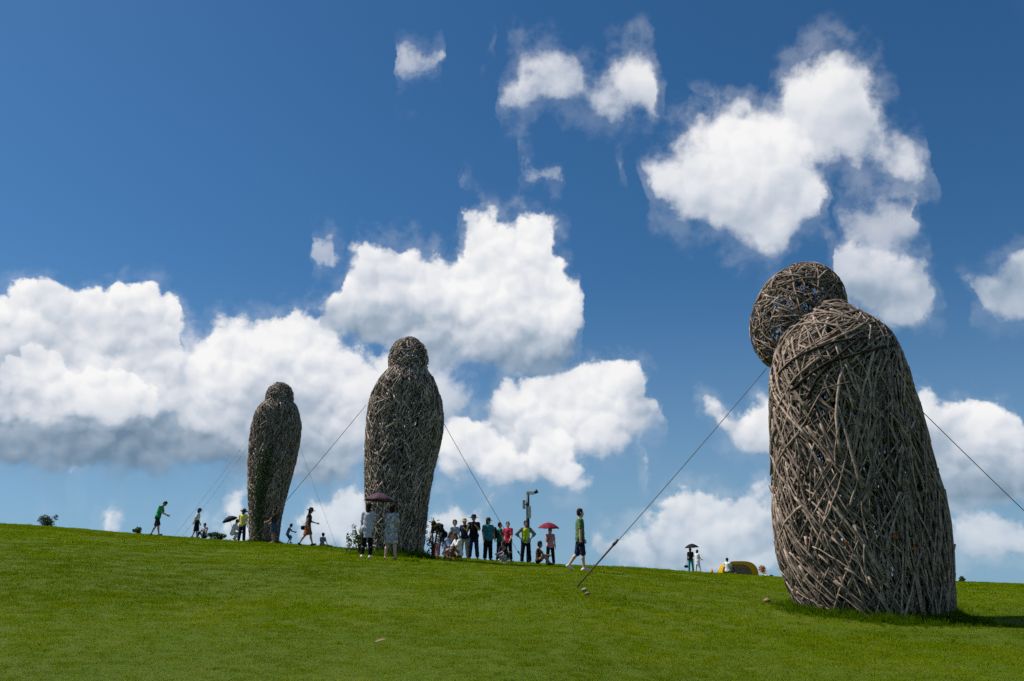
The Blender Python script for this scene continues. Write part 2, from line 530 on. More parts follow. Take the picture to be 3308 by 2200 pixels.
def ball(c, r, seg=12, rings=8):
    c = np.asarray(c, float)
    r = np.full(3, r) if np.isscalar(r) else np.asarray(r, float)
    V, F = [], []
    for i in range(rings + 1):
        th = np.pi * i / rings
        for k in range(seg):
            ph = 2 * np.pi * k / seg
            V.append(c + r * np.array([math.sin(th) * math.cos(ph), math.sin(th) * math.sin(ph), math.cos(th)]))
    for i in range(rings):
        for k in range(seg):
            a, b = i * seg + k, i * seg + (k + 1) % seg
            F.append((a, a + seg, b + seg, b))
    return np.array(V), F


# ------------------------------------------------------------------ materials
MATS = {}


def principled(name, col, rough=0.7, spec=0.3, noise=None, bump=None, metallic=0.0, tone=False, transl=0.0, vary=0.0):
    """noise = (scale, second colour, amount); bump = (scale, strength)"""
    if name in MATS:
        return MATS[name]
    m = bpy.data.materials.new(name)
    m.use_nodes = True
    t = m.node_tree
    t.nodes.clear()
    T = NT(t)
    out = T.n('ShaderNodeOutputMaterial')
    p = T.n('ShaderNodeBsdfPrincipled')
    p.inputs['Roughness'].default_value = rough
    p.inputs['Specular IOR Level'].default_value = spec
    p.inputs['Metallic'].default_value = metallic
    tc = T.n('ShaderNodeTexCoord')
    c = tuple(col) + (1,)
    if noise:
        nz = T.noise(tc.outputs['Object'], noise[0], 4.0, 0.6)
        f = T.smooth(nz, 0.5 - 0.25 / max(noise[2], .2), 0.5 + 0.25 / max(noise[2], .2))
        c = T.mix(f, c, tuple(noise[1]) + (1,))
    if tone:
        at_ = T.n('ShaderNodeAttribute', attribute_name='tone')
        c = T.mix(1.0, c, T.n('ShaderNodeRGB').outputs[0] if False else _grey(T, at_.outputs['Fac'], tone), 'MULTIPLY')
    if vary:
        oi = T.n('ShaderNodeObjectInfo')
        c = T.mix(1.0, c, _grey(T, oi.outputs['Random'], vary), 'MULTIPLY')
    T.put(p.inputs['Base Color'], c)
    if bump:
        b = T.n('ShaderNodeBump')
        b.inputs['Strength'].default_value = bump[1]
        b.inputs['Distance'].default_value = 0.02
        T.put(b.inputs['Height'], T.noise(tc.outputs['Object'], bump[0], 4.0, 0.6))
        T.put(p.inputs['Normal'], b.outputs[0])
    sh = p.outputs[0]
    if transl:
        tr = T.n('ShaderNodeBsdfTranslucent')
        T.put(tr.inputs['Color'], c)
        mx = T.n('ShaderNodeMixShader')
        mx.inputs[0].default_value = transl
        T.put(mx.inputs[1], sh)
        T.put(mx.inputs[2], tr.outputs[0])
        sh = mx.outputs[0]
    T.put(out.inputs[0], sh)
    MATS[name] = m
    return m


def _grey(T, v, amount):
    """0..1 value -> grey multiplier around 1"""
    k = T.lin(v, 0, 1, 1 - amount, 1 + amount)
    cb = T.n('ShaderNodeCombineColor')
    for i in range(3):
        T.put(cb.inputs[i], k)
    return cb.outputs[0]


# ------------------------------------------------------------------ the hill
# skyline of the hill, traced at eye level: for each bearing, the slope of the crest and how far away it is
CREST_UV = [(-700, 1660), (-300, 1675), (0, 1694), (200, 1705), (400, 1724), (500, 1731), (700, 1747), (900, 1757), (1060, 1768), (1200, 1779), (1400, 1799),
            (1600, 1815), (1800, 1826), (2000, 1834), (2200, 1846), (2350, 1856), (2500, 1867), (2700, 1873), (3000, 1878), (3100, 1881),
            (3308, 1888), (3700, 1899), (4200, 1915)]
_ct = np.array([ts(u, v) for u, v in CREST_UV])
_yc = np.array([(-1.2, 52), (-0.55, 50), (-0.36, 48), (-0.2, 45), (-0.1, 41), (0.0, 37), (0.08, 35), (0.2, 41), (0.35, 46), (0.5, 47), (1.2, 50)])


def hill(x, y):
    x = np.asarray(x, float)
    y = np.asarray(y, float)
    ye = np.maximum(y, 0.0)
    t = np.clip(x / np.maximum(y, 7.0), -0.95, 0.95)
    s = sum(np.interp(t + k, _ct[:, 0], _ct[:, 1]) for k in (-0.03, -0.015, 0, 0.015, 0.03)) / 5
    yc = sum(np.interp(t + k, _yc[:, 0], _yc[:, 1]) for k in (-0.06, 0, 0.06)) / 3
    q = (1 - ye / yc)
    k = np.where(ye > yc, 0.10, 1.0)
    z = EYE + s * ye - EYE * k * q * q
    # gentle unevenness of the turf
    w = np.clip((ye - 4) / 10, 0, 1) * np.clip((120 - ye) / 60, 0, 1)
    z = z + w * 0.030 * (np.sin(x * 0.9 + y * 0.35) * np.sin(y * 0.62 - x * 0.2 + 1.3) + 0.6 * np.sin(x * 2.1 - y * 1.3 + .5) * np.sin(y * 1.7 + x * 0.6))
    return z


def build_ground():
    ys = np.concatenate([np.linspace(-60, 4, 17)[:-1], np.arange(4, 64, 0.45), np.geomspace(64, 2500, 40)])
    xs0 = np.concatenate([-np.geomspace(70, 2500, 16)[::-1], np.linspace(-66, 66, 190), np.geomspace(70, 2500, 16)])
    X, Y = np.meshgrid(xs0, ys)
    # narrow the fine columns near the camera
    Z = hill(X, Y)
    far = np.maximum(np.abs(X), np.abs(Y))
    Z = np.where(far > 200, np.minimum(Z, 5 - (far - 200) * 0.02), Z)
    V = np.stack([X, Y, Z], -1).reshape(-1, 3)
    nx = len(xs0)
    F = []
    for j in range(len(ys) - 1):
        for i in range(nx - 1):
            a = j * nx + i
            F.append((a, a + 1, a + nx + 1, a + nx))
    m = bpy.data.materials.new('lawn')
    m.use_nodes = True
    t = m.node_tree
    t.nodes.clear()
    T = NT(t)
    out = T.n('ShaderNodeOutputMaterial')
    p = T.n('ShaderNodeBsdfPrincipled')
    p.inputs['Roughness'].default_value = 0.9
    p.inputs['Specular IOR Level'].default_value = 0.1
    geo = T.n('ShaderNodeNewGeometry')
    pos = geo.outputs['Position']
    fine = T.noise(pos, 22.0, 5.0, 0.7)
    mid = T.noise(pos, 1.3, 4.0, 0.6)
    big = T.noise(pos, 0.16, 3.0, 0.5)
    c = T.mix(T.smooth(fine, 0.3, 0.7), (0.042, 0.078, 0.002, 1), (0.105, 0.152, 0.003, 1))
    c = T.mix(T.smooth(mid, 0.42, 0.68, 0, 0.5), c, (0.13, 0.145, 0.010, 1))
    c = T.mix(T.smooth(big, 0.40, 0.62, 0, 0.45), c, (0.06, 0.105, 0.005, 1))
    T.put(p.inputs['Base Color'], c)
    b = T.n('ShaderNodeBump')
    b.inputs['Strength'].default_value = 0.9
    b.inputs['Distance'].default_value = 0.05
    T.put(b.inputs['Height'], T.noise(pos, 30.0, 4.0, 0.7))
    T.put(p.inputs['Normal'], b.outputs[0])
    T.put(out.inputs[0], p.outputs[0])
    struct(mesh_object('ground', V, F, m))


build_ground()


# ------------------------------------------------------------------ grass: blades in clumps, scattered over the hill
def grass_material(name, lo, hi, dry):
    m = bpy.data.materials.new(name)
    m.use_nodes = True
    t = m.node_tree
    t.nodes.clear()
    T = NT(t)
    out = T.n('ShaderNodeOutputMaterial')
    geo = T.n('ShaderNodeNewGeometry')
    oi = T.n('ShaderNodeObjectInfo')
    pos = oi.outputs['Location']
    mid = T.noise(pos, 0.9, 3.0, 0.6)
    big = T.noise(pos, 0.17, 3.0, 0.5)
    at_ = T.n('ShaderNodeAttribute', attribute_name='tone')
    rnd = T.m('ADD', T.m('MULTIPLY', at_.outputs['Fac'], 0.6), T.m('MULTIPLY', oi.outputs['Random'], 0.4))
    c = T.mix(rnd, lo + (1,), hi + (1,))
    c = T.mix(T.smooth(mid, 0.44, 0.72, 0, 0.42), c, dry + (1,))
    c = T.mix(T.smooth(big, 0.40, 0.64, 0, 0.42), c, tuple(v * 0.75 for v in lo) + (1,))
    spot = T.noise(pos, 2.3, 3.0, 0.65)
    c = T.mix(T.smooth(spot, 0.66, 0.78, 0, 0.55), c, (0.24, 0.19, 0.06, 1))
    d = T.n('ShaderNodeBsdfPrincipled')
    d.inputs['Roughness'].default_value = 0.6
    d.inputs['Specular IOR Level'].default_value = 0.0
    T.put(d.inputs['Base Color'], c)
    tr = T.n('ShaderNodeBsdfTranslucent')
    T.put(tr.inputs['Color'], c)
    mx = T.n('ShaderNodeMixShader')
    mx.inputs[0].default_value = 0.4
    T.put(mx.inputs[1], d.outputs[0])
    T.put(mx.inputs[2], tr.outputs[0])
    T.put(out.inputs[0], mx.outputs[0])
    return m


def clump(name, n, radius, h, width, mat, seed, lean=0.5):
    r = np.random.default_rng(seed)
    V, F, tone = [], [], []
    for i in range(n):
        a, q = r.uniform(0, 2 * np.pi), radius * math.sqrt(r.uniform())
        base = np.array([q * math.cos(a), q * math.sin(a), -0.03])
        hh = h * r.uniform(0.55, 1.15)
        yaw = r.uniform(0, 2 * np.pi)
        side = np.array([math.cos(yaw), math.sin(yaw), 0]) * width * r.uniform(0.6, 1.2) / 2
        ly = r.uniform(0, 2 * np.pi)
        ln = np.array([math.cos(ly), math.sin(ly), 0]) * hh * lean * r.uniform(0.1, 1.0)
        k = len(V)
        V += [base - side, base + side, base + ln * 0.35 + np.array([0, 0, hh * .62]) + side * .7, base + ln * 0.35 + np.array([0, 0, hh * .62]) - side * .7,
              base + ln + np.array([0, 0, hh])]
        F += [(k, k + 1, k + 2, k + 3), (k + 3, k + 2, k + 4)]
        tt = r.uniform()
        tone += [tt, tt]
    me = bpy.data.meshes.new(name)
    me.from_pydata([tuple(v) for v in V], [], F)
    me.materials.append(mat)
    at_ = me.attributes.new('tone', 'FLOAT', 'FACE')
    at_.data.foreach_set('value', np.array(tone, dtype=np.float32))
    return bpy.data.objects.new(name, me)            # never linked to the scene: only instanced


def scatter(name, P, clumps, scale, seed):
    """one object whose geometry nodes stand a clump on every vertex"""
    me = bpy.data.meshes.new(name)
    me.vertices.add(len(P))
    me.vertices.foreach_set('co', np.asarray(P, dtype=np.float32).ravel())
    for nm, dat in (('size', np.asarray(scale, dtype=np.float32)),):
        a = me.attributes.new(nm, 'FLOAT', 'POINT')
        a.data.foreach_set('value', dat)
    ob = link(bpy.data.objects.new(name, me))
    ng = bpy.data.node_groups.new(name, 'GeometryNodeTree')
    ng.interface.new_socket('Geometry', in_out='INPUT', socket_type='NodeSocketGeometry')
    ng.interface.new_socket('Geometry', in_out='OUTPUT', socket_type='NodeSocketGeometry')
    N, L = ng.nodes, ng.links
    gi, go = N.new('NodeGroupInput'), N.new('NodeGroupOutput')
    join = N.new('GeometryNodeJoinGeometry')
    rv = N.new('FunctionNodeRandomValue')
    rv.data_type = 'INT'
    rv.inputs['Min'].default_value = 0
    rv.inputs['Max'].default_value = len(clumps) - 1
    rv.inputs['Seed'].default_value = seed
    gti = N.new('GeometryNodeGeometryToInstance')
    for c in reversed(clumps):
        oi = N.new('GeometryNodeObjectInfo')
        oi.inputs['Object'].default_value = c
        oi.inputs['As Instance'].default_value = True
        L.new(oi.outputs['Geometry'], gti.inputs[0])
    iop = N.new('GeometryNodeInstanceOnPoints')
    iop.inputs['Pick Instance'].default_value = True
    L.new(gi.outputs[0], iop.inputs['Points'])
    L.new(gti.outputs[0], iop.inputs['Instance'])
    L.new(rv.outputs[2], iop.inputs['Instance Index'])
    rot = N.new('FunctionNodeRandomValue')
    rot.data_type = 'FLOAT_VECTOR'
    rot.inputs['Min'].default_value = (-0.12, -0.12, 0)
    rot.inputs['Max'].default_value = (0.12, 0.12, 6.283)
    rot.inputs['Seed'].default_value = seed + 5
    L.new(rot.outputs[0], iop.inputs['Rotation'])
    na = N.new('GeometryNodeInputNamedAttribute')
    na.data_type = 'FLOAT'
    na.inputs['Name'].default_value = 'size'
    L.new(na.outputs[0], iop.inputs['Scale'])
    L.new(iop.outputs[0], go.inputs[0])
    md = ob.modifiers.new('scatter', 'NODES')
    md.node_group = ng
    return stuff(ob)


GRASS = grass_material('grass_blade', (0.100, 0.166, 0.001), (0.262, 0.340, 0.003), (0.380, 0.375, 0.008))


def spread(y0, y1, per_m2, seed, wide=0.86):
    r = np.random.default_rng(seed)
    n = int(per_m2 * wide * (y1 * y1 - y0 * y0))
    y = np.sqrt(r.uniform(y0 * y0, y1 * y1, n))
    x = r.uniform(-wide, wide, n) * y
    return np.stack([x, y, hill(x, y)], 1)


def lawn():
    near = [clump('grass_clump', 80, 0.13, 0.050, 0.0055, GRASS, 40 + i) for i in range(4)]
    midc = [clump('grass_clump', 80, 0.20, 0.050, 0.0085, GRASS, 50 + i) for i in range(4)]
    farc = [clump('grass_clump', 80, 0.34, 0.052, 0.0150, GRASS, 60 + i) for i in range(4)]
    r = np.random.default_rng(5)
    for nm, y0, y1, dens, cl in (('grass', 5.0, 13.0, 95, near), ('grass', 13.0, 24.0, 42, midc), ('grass', 24.0, 62.0, 15, farc)):
        P = spread(y0, y1, dens, int(y0))
        ph = 0.6 * np.sin(P[:, 0] * 0.7 + 1.7 * np.sin(P[:, 1] * 0.43)) + 0.5 * np.sin(P[:, 1] * 1.27 + 2.1 * np.sin(P[:, 0] * 0.61 + 1))
        sc = r.uniform(0.6, 1.15, len(P)) * (0.92 + 0.14 * ph)
        sc = np.where(r.uniform(size=len(P)) < (0.012 if y0 < 20 else 0.03), sc * 1.8, sc)
        scatter(nm, P, cl, sc, int(y0))


lawn()


# ------------------------------------------------------------------ the woven figures
def wood(name, a, b, vary):
    m = bpy.data.materials.new(name)
    m.use_nodes = True
    t = m.node_tree
    t.nodes.clear()
    T = NT(t)
    out = T.n('ShaderNodeOutputMaterial')
    p = T.n('ShaderNodeBsdfPrincipled')
    p.inputs['Roughness'].default_value = 0.85
    p.inputs['Specular IOR Level'].default_value = 0.2
    tc = T.n('ShaderNodeTexCoord')
    geo = T.n('ShaderNodeNewGeometry')
    n = T.noise(geo.outputs['Position'], 9.0, 5.0, 0.65)
    n2 = T.noise(geo.outputs['Position'], 55.0, 3.0, 0.6)
    c = T.mix(T.smooth(n, 0.3, 0.7), a + (1,), b + (1,))
    at_ = T.n('ShaderNodeAttribute', attribute_name='tone')
    c = T.mix(1.0, c, _grey(T, at_.outputs['Fac'], vary), 'MULTIPLY')
    c = T.mix(T.smooth(n2, 0.55, 0.75, 0, 0.5), c, tuple(v * 0.45 for v in a) + (1,))
    T.put(p.inputs['Base Color'], c)
    bm_ = T.n('ShaderNodeBump')
    bm_.inputs['Strength'].default_value = 0.5
    bm_.inputs['Distance'].default_value = 0.02
    T.put(bm_.inputs['Height'], n2)
    T.put(p.inputs['Normal'], bm_.outputs[0])
    T.put(out.inputs[0], p.outputs[0])
    return m


class Body:
    """stack of elliptical rings: silhouette edges seen in the photograph, at distance Y"""

    def __init__(self, rows, Y, depth):
        zs, xl, xr = [], [], []
        for v, ul, ur in rows:
            a, b = at(ul, v, Y), at(ur, v, Y)
            zs.append((a[2] + b[2]) / 2)
            xl.append(a[0])
            xr.append(b[0])
        o = np.argsort(zs)
        zs, xl, xr = np.array(zs)[o], np.array(xl)[o], np.array(xr)[o]
        self.z0, self.z1 = zs[0], zs[-1]
        zz = np.linspace(zs[0], zs[-1], 200)
        k = np.ones(9) / 9

        def sm(a):
            a = np.interp(zz, zs, a)
            return np.convolve(np.pad(a, 4, mode='edge'), k, mode='valid')
        l, r = sm(xl), sm(xr)
        self.zz, self.cx, self.a = zz, (l + r) / 2, np.maximum((r - l) / 2, 0.02)
        w = self.a.max()
        self.b = np.minimum(self.a * 0.92, depth * w)
        self.b = np.convolve(np.pad(self.b, 8, mode='edge'), np.ones(17) / 17, mode='valid')
        # the outline seen is the tangent one: take off what the depth adds to it away from straight ahead
        self.a = np.sqrt(np.maximum(self.a ** 2 - (self.b * self.cx / Y) ** 2, (0.6 * self.a) ** 2)) - np.minimum(0.02, 0.1 * self.a)
        self.cy = np.full_like(zz, Y)
        self.height = zs[-1] - zs[0]

    def ring(self, z):
        z = np.clip(z, self.z0, self.z1 - 0.01)
        return np.interp(z, self.zz, self.cx), np.interp(z, self.zz, self.cy), np.interp(z, self.zz, self.a), np.interp(z, self.zz, self.b)

    def point(self, th, z, off=0.0):
        cx, cy, a, b = self.ring(z)
        return np.stack(np.broadcast_arrays(cx + (a + off) * np.cos(th), cy + (b + off) * np.sin(th), z), -1)

    def drop(self, P, off):
        z = np.clip(P[..., 2], self.z0 - 0.12, self.z1 - 0.015)
        cx, cy, a, b = self.ring(z)
        th = np.arctan2((P[..., 1] - cy) / b, (P[..., 0] - cx) / a)
        return np.stack([cx + (a + off) * np.cos(th), cy + (b + off) * np.sin(th), z], -1)

    def start(self, r, n):
        cdf = np.cumsum(self.a + self.b + 0.15)               # area-weighted height
        z = np.interp(r.uniform(size=n) * cdf[-1], cdf, self.zz)
        return r.uniform(0, 2 * np.pi, n), z

    def frame(self, th, z):
        e = 0.02
        tu = self.point(th + e, z) - self.point(th - e, z)
        tv = self.point(th, np.minimum(z + 0.04, self.z1 - 0.012)) - self.point(th, z - 0.04)
        return unit(tu), unit(tv)


class Egg:
    """head: an ellipsoid with its own axes"""

    def __init__(self, c, axes, rot):
        self.c, self.ax, self.R = np.asarray(c, float), np.asarray(axes, float), np.array(rot)

    def drop(self, P, off):
        q = (P - self.c) @ self.R
        q = q / np.maximum(np.linalg.norm(q / self.ax, axis=-1, keepdims=True), 1e-6)
        q = q + unit(q) * np.asarray(off)[..., None]
        return self.c + q @ self.R.T

    def start(self, r, n):
        d = unit(r.normal(size=(n, 3)))
        return self.drop(self.c + (d * self.ax) @ self.R.T, np.zeros(n))

    def frame(self, P):
        q = (P - self.c) @ self.R
        n = unit((q / self.ax ** 2) @ self.R.T)
        tu = unit(np.cross(np.array([0.02, 0.03, 1.0]), n))
        return tu, np.cross(n, tu)


def unit(v):
    return v / (np.linalg.norm(v, axis=-1, keepdims=True) + 1e-12)


def sticks(surf, P0, d, L, off, rad, r, seg, sides, wob, bow):
    """many bent, tapering branches at once, each laid along the surface: vertices (n, points, sides, 3)"""
    n = len(P0)
    P = surf.drop(P0, off)
    pts = [P]
    poke = np.where(r.uniform(size=n) < 0.05, r.uniform(0.02, 0.06, n) * L, 0.0)
    bows = r.normal(0, bow, n)[:, None]
    prev = d
    for i in range(seg):
        nrm = surf.drop(P, off + 0.1) - P
        prev = unit(prev + unit(np.cross(nrm, prev)) * (bows + r.normal(0, bow * 0.7, (n, 1))))
        Pn = surf.drop(P + prev * (L / seg)[:, None], off + r.uniform(-wob, wob, n) + (poke if i == seg - 1 else 0.0))
        prev = unit(Pn - P + prev * 1e-4)
        pts.append(Pn)
        P = Pn
    pts = np.stack(pts, 1)
    pts = pts + r.normal(size=pts.shape) * wob * 0.6
    m = seg + 1
    taper = np.linspace(0, 1, m)[None, :] * (r.uniform(0.4, 0.9, n) - 1)[:, None] + 1
    flip = r.uniform(size=n) < 0.5
    taper[flip] = taper[flip][:, ::-1]
    rr = rad[:, None] * taper * r.uniform(0.88, 1.14, (n, m))
    tan = unit(np.gradient(pts, axis=1))
    ref = np.where(np.abs(tan[..., 2:3]) < 0.9, np.array([0, 0, 1.0]), np.array([1.0, 0, 0]))
    ref = np.repeat(ref[:, :1], m, 1)
    a1 = unit(np.cross(tan, ref))
    a2 = np.cross(tan, a1)
    ang = np.linspace(0, 2 * np.pi, sides, endpoint=False)
    V = pts[:, :, None] + rr[:, :, None, None] * (np.cos(ang)[:, None] * a1[:, :, None] + np.sin(ang)[:, None] * a2[:, :, None])
    length = np.linalg.norm(np.diff(pts, axis=1), axis=2).sum(1)
    return V[length > 0.3 * L], length > 0.3 * L


def stick_faces(m, sides):
    F = []
    for i in range(m - 1):
        for k in range(sides):
            a, b = i * sides + k, i * sides + (k + 1) % sides
            F.append((a, b, b + sides, a + sides))
    F.append(tuple(range(sides))[::-1])
    F.append(tuple((m - 1) * sides + k for k in range(sides)))
    return F


def pick(r, opts):
    """one of several (mean, spread) angles for each stick; opts: list of (n, k, 2) choices"""
    k = r.integers(0, opts.shape[1], len(opts))
    o = opts[np.arange(len(opts)), k]
    return r.normal(o[:, 0], o[:, 1])


def body_angles(style, th, h, r):
    """direction of each stick on the body: angle from horizontal, by where it lies"""
    n = len(th)
    x = np.cos(th)                         # -1 = left edge, +1 = right edge as seen
    front = np.sin(th) < 0.25

    def fill(lst):
        return np.broadcast_to(np.array(lst, float), (n, 4, 2)).copy()
    if style == 'near':
        o = fill([(1.36, .07), (1.30, .09), (1.58, .10), (1.78, .14)])
        m_ = front & (x < 0.10)
        o[m_] = [(2.05, .2), (1.10, .14), (1.45, .18), (1.30, .16)]
        m_ = front & (x < -0.25)
        o[m_] = [(2.16, .10), (2.10, .12), (1.80, .16), (1.00, .13)]
        m_ = (h > 0.66) & front
        o[m_] = [(1.30, .2), (1.95, .24), (0.90, .28), (1.5, .2)]
        m_ = (h > 0.66) & front & (x < -0.1)
        o[m_] = [(0.85, .28), (2.15, .26), (0.55, .3), (1.9, .3)]
        m_ = h > 0.86
        o[m_] = [(0.2, .4), (2.7, .35), (0.5, .4), (2.4, .4)]
    else:
        o = fill([(1.15, .28), (1.30, .25), (1.95, .35), (1.25, .3)])
        m_ = front & (x < -0.2)
        o[m_] = [(0.95, .3), (2.2, .3), (1.3, .4), (2.0, .4)]
    return pick(r, o)


def woven_figure(label, body, head, style, mat, n_body, n_head, L, rad, hL, hrad, n_ind, seed, layers=0.09):
    r = np.random.default_rng(seed)
    cx, cy, _, _ = body.ring(body.z0)
    base = np.array([cx, cy, body.z0])
    root = tag(empty('woven_figure', base), label, 'sculpture')

    def emit(kind, surf, n, LL, rd, n_single):
        if kind == 'body':
            th, z = surf.start(r, n)
            P0 = surf.point(th, z)
            tu, tv = surf.frame(th, z)
            a = body_angles(style, th, (z - surf.z0) / surf.height, r)
            # as seen from the hill the left is -x whichever way round the ring we are
            tu = tu * np.where(tu[:, :1] >= 0, 1, -1)
        else:
            P0 = surf.start(r, n)
            tu, tv = surf.frame(P0)
            a = r.uniform(0, np.pi, n)
        d = np.cos(a)[:, None] * tu + np.sin(a)[:, None] * tv
        l = LL * r.uniform(0.6, 1.35, n)
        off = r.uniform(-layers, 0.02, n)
        rds = rd * np.clip(r.lognormal(-0.05, 0.28, n), 0.5, 1.8)
        seg = 7 if (style == 'near' and kind == 'body') else 5
        sides = 6 if style == 'near' else 5
        V, keep = sticks(surf, P0 - d * l[:, None] * 0.5, d, l, off, rds, r, seg, sides, rd * 0.35, 0.040)
        off, l, rds = off[keep], l[keep], rds[keep]
        yc = YB(surf)
        score = off * 4 + np.where(V[..., 1].mean((1, 2)) < yc, 0.6, -3) + rds * 8 + l * 0.15
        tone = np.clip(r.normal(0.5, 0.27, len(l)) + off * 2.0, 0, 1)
        order = np.argsort(-score)
        V = V.reshape(len(V), -1, 3) - base
        F = stick_faces(seg + 1, sides)
        for i in order[:n_single]:
            mesh_object('branch', V[i], F, mat, root, attr=[tone[i]] * len(F))
        rest = order[n_single:]
        vs = V[rest].reshape(-1, 3)
        nv = V.shape[1]
        fs = [tuple(q + k * nv for q in f) for k in range(len(rest)) for f in F]
        stuff(mesh_object('branch_weave' if kind == 'body' else 'head_weave', vs, fs, mat, root, attr=np.repeat(tone[rest], len(F))))

    def YB(s):
        return s.cy[0] if isinstance(s, Body) else s.c[1]
    emit('body', body, n_body, L, rad, n_ind[0])
    emit('head', head, n_head, hL, hrad, n_ind[1])
    return root, base


def turn(yaw, roll, pitch=0.0):
    return np.array(Matrix.Rotation(yaw, 3, 'Z') @ Matrix.Rotation(roll, 3, 'Y') @ Matrix.Rotation(pitch, 3, 'X'))


YN, YM, YF = 17.0, 30.5, 45.5
near_body = Body([(988, 2640, 2728), (1000, 2612, 2752), (1020, 2580, 2786), (1050, 2545, 2832), (1080, 2522, 2868), (1120, 2500, 2896), (1200, 2480, 2929), (1300, 2478, 2959),
                  (1400, 2480, 2990), (1500, 2484, 3015), (1600, 2487, 3047), (1700, 2490, 3066), (1800, 2504, 3074), (1900, 2536, 3078),
                  (1960, 2566, 3080), (2010, 2590, 3080)], YN, 0.74)
c1 = at(2578, 1024, YN + 0.75)
near_head = Egg(c1, (0.95, 1.0, 1.27), turn(0.0, R(27)))
mid_body = Body([(1185, 1262, 1378), (1200, 1248, 1388), (1218, 1232, 1400), (1240, 1215, 1410), (1270, 1201, 1422), (1300, 1191, 1430), (1350, 1184, 1435), (1400, 1180, 1432),
                 (1450, 1178, 1421), (1500, 1177, 1408), (1550, 1177, 1397), (1600, 1178, 1389), (1700, 1184, 1377), (1785, 1196, 1370)], YM, 0.72)
mid_head = Egg(at(1319, 1166, YM), (0.73, 0.74, 0.90), turn(0, 0))
far_body = Body([(1290, 868, 940), (1300, 850, 952), (1315, 833, 963), (1335, 823, 968), (1370, 812, 975), (1430, 804, 971), (1500, 800, 955), (1560, 800, 939), (1620, 800, 922),
                 (1680, 802, 909), (1760, 806, 899)], YF, 0.72)
far_head = Egg(at(903, 1286, YF), (0.75, 0.74, 0.88), turn(0, 0))

wood_near = wood('weathered_branch', (0.130, 0.094, 0.073), (0.370, 0.285, 0.222), 0.62)
wood_mid = wood('weathered_twig', (0.165, 0.128, 0.104), (0.47, 0.385, 0.320), 0.75)
wood_far = wood('dark_weathered_twig', (0.150, 0.115, 0.095), (0.40, 0.315, 0.262), 0.65)

near_root, near_base = woven_figure('largest woven branch figure with bowed head, standing closest on the right', near_body, near_head, 'near', wood_near,
                                    4000, 1500, 1.35, 0.0205, 0.60, 0.0150, (235, 65), 3, 0.14)
mid_root, mid_base = woven_figure('middle woven branch figure seen from behind, beside the pair with the purple umbrella', mid_body, mid_head, 'mid', wood_mid,
                                  11500, 1500, 0.46, 0.0175, 0.34, 0.0155, (240, 60), 4, 0.18)
far_root, far_base = woven_figure('farthest woven branch figure with ivy climbing up its front', far_body, far_head, 'far', wood_far,
                                  10500, 1400, 0.54, 0.0210, 0.38, 0.0190, (240, 60), 5, 0.18)


# dark ropes tied across the shoulder of the nearest figure
def rope(body, uvs, Y, rad, root, base):
    """a rope laid on the weave, following points seen from the hill"""
    pts = []
    for u, v in uvs:
        d = ray(u, v)
        d = d / d[1]
        best = None
        for yy in np.linspace(Y - 3, Y + 1, 240):
            P = np.array([0, 0, EYE]) + d * yy
            cx, cy, a, b = body.ring(P[2])
            if ((P[0] - cx) / a) ** 2 + ((P[1] - cy) / b) ** 2 <= 1:
                best = P
                break
        if best is not None:
            pts.append(body.drop(np.asarray(best), 0.035))
    V, F = tube(pts, rad, 6)
    mesh_object('rope', V - base, F, principled('dark_rope', (0.035, 0.028, 0.024), 0.9, 0.1, bump=(60, .6)), root)


rope(near_body, [(2905, 1108), (2882, 1116), (2820, 1130), (2750, 1150), (2679, 1169), (2635, 1198), (2600, 1226), (2560, 1262)], YN, 0.030, near_root, near_base)
rope(near_body, [(2800, 1092), (2750, 1097), (2694, 1106), (2640, 1126), (2590, 1148), (2550, 1176), (2520, 1210)], YN, 0.024, near_root, near_base)
rope(near_body, [(2770, 1098), (2730, 1130), (2690, 1165), (2640, 1225), (2610, 1290)], YN, 0.026, near_root, near_base)


# guy wires and their ground anchors
STEEL = principled('dull_steel', (0.10, 0.10, 0.105), 0.55, 0.4, metallic=0.4)
STEEL_PALE = principled('bright_steel', (0.30, 0.31, 0.33), 0.5, 0.4)
RUST = principled('rusty_steel', (0.085, 0.055, 0.04), 0.85, 0.2, noise=(30, (0.16, 0.08, 0.045), .6))


def guy_wire(label, a, b, rad, rod=0.0, rod_r=0.02):
    a, b = np.asarray(a, float), np.asarray(b, float)
    root = tag(empty('guy_wire', b), label, 'wire', 'guy wires bracing the figures')
    n = 14
    s = np.linspace(0, 1, n)[:, None]
    L = np.linalg.norm(a - b)
    P = a + (b - a) * s
    P[:, 2] -= 0.006 * L * (4 * s * (1 - s))[:, 0]
    V, F = tube(P - b, rad, 5)
    mesh_object('cable', V, F, STEEL if rad > 0.007 else STEEL_PALE, root)
    if rod:
        d = (a - b) / L
        V, F = tube([b * 0 - d * 0.15, d * rod * .5, d * rod], rod_r, 6)
        mesh_object('anchor_rod', V, F, RUST, root)
        V, F = tube([d * rod * 0.98, d * (rod + .06), d * (rod + .14)], [rod_r * 1.9, rod_r * 2.1, rod_r * 1.2], 6)
        mesh_object('clamp', V, F, STEEL, root)
    return root


def ground_at(u, v, y0=8, y1=60):
    """where the sight line through a point of the photograph meets the hill"""
    t, s = ts(u, v)
    yy = np.linspace(y0, y1, 2600)
    g = hill(t * yy, yy) - (EYE + s * yy)
    i = np.argmax(g >= 0) if (g >= 0).any() else int(np.argmax(g))
    return np.array([t * yy[i], yy[i], hill(t * yy[i], yy[i])])


def on_hill(u, Y, v=1800):
    t, _ = ts(u, v)
    return np.array([t * Y, Y, float(hill(t * Y, Y))])


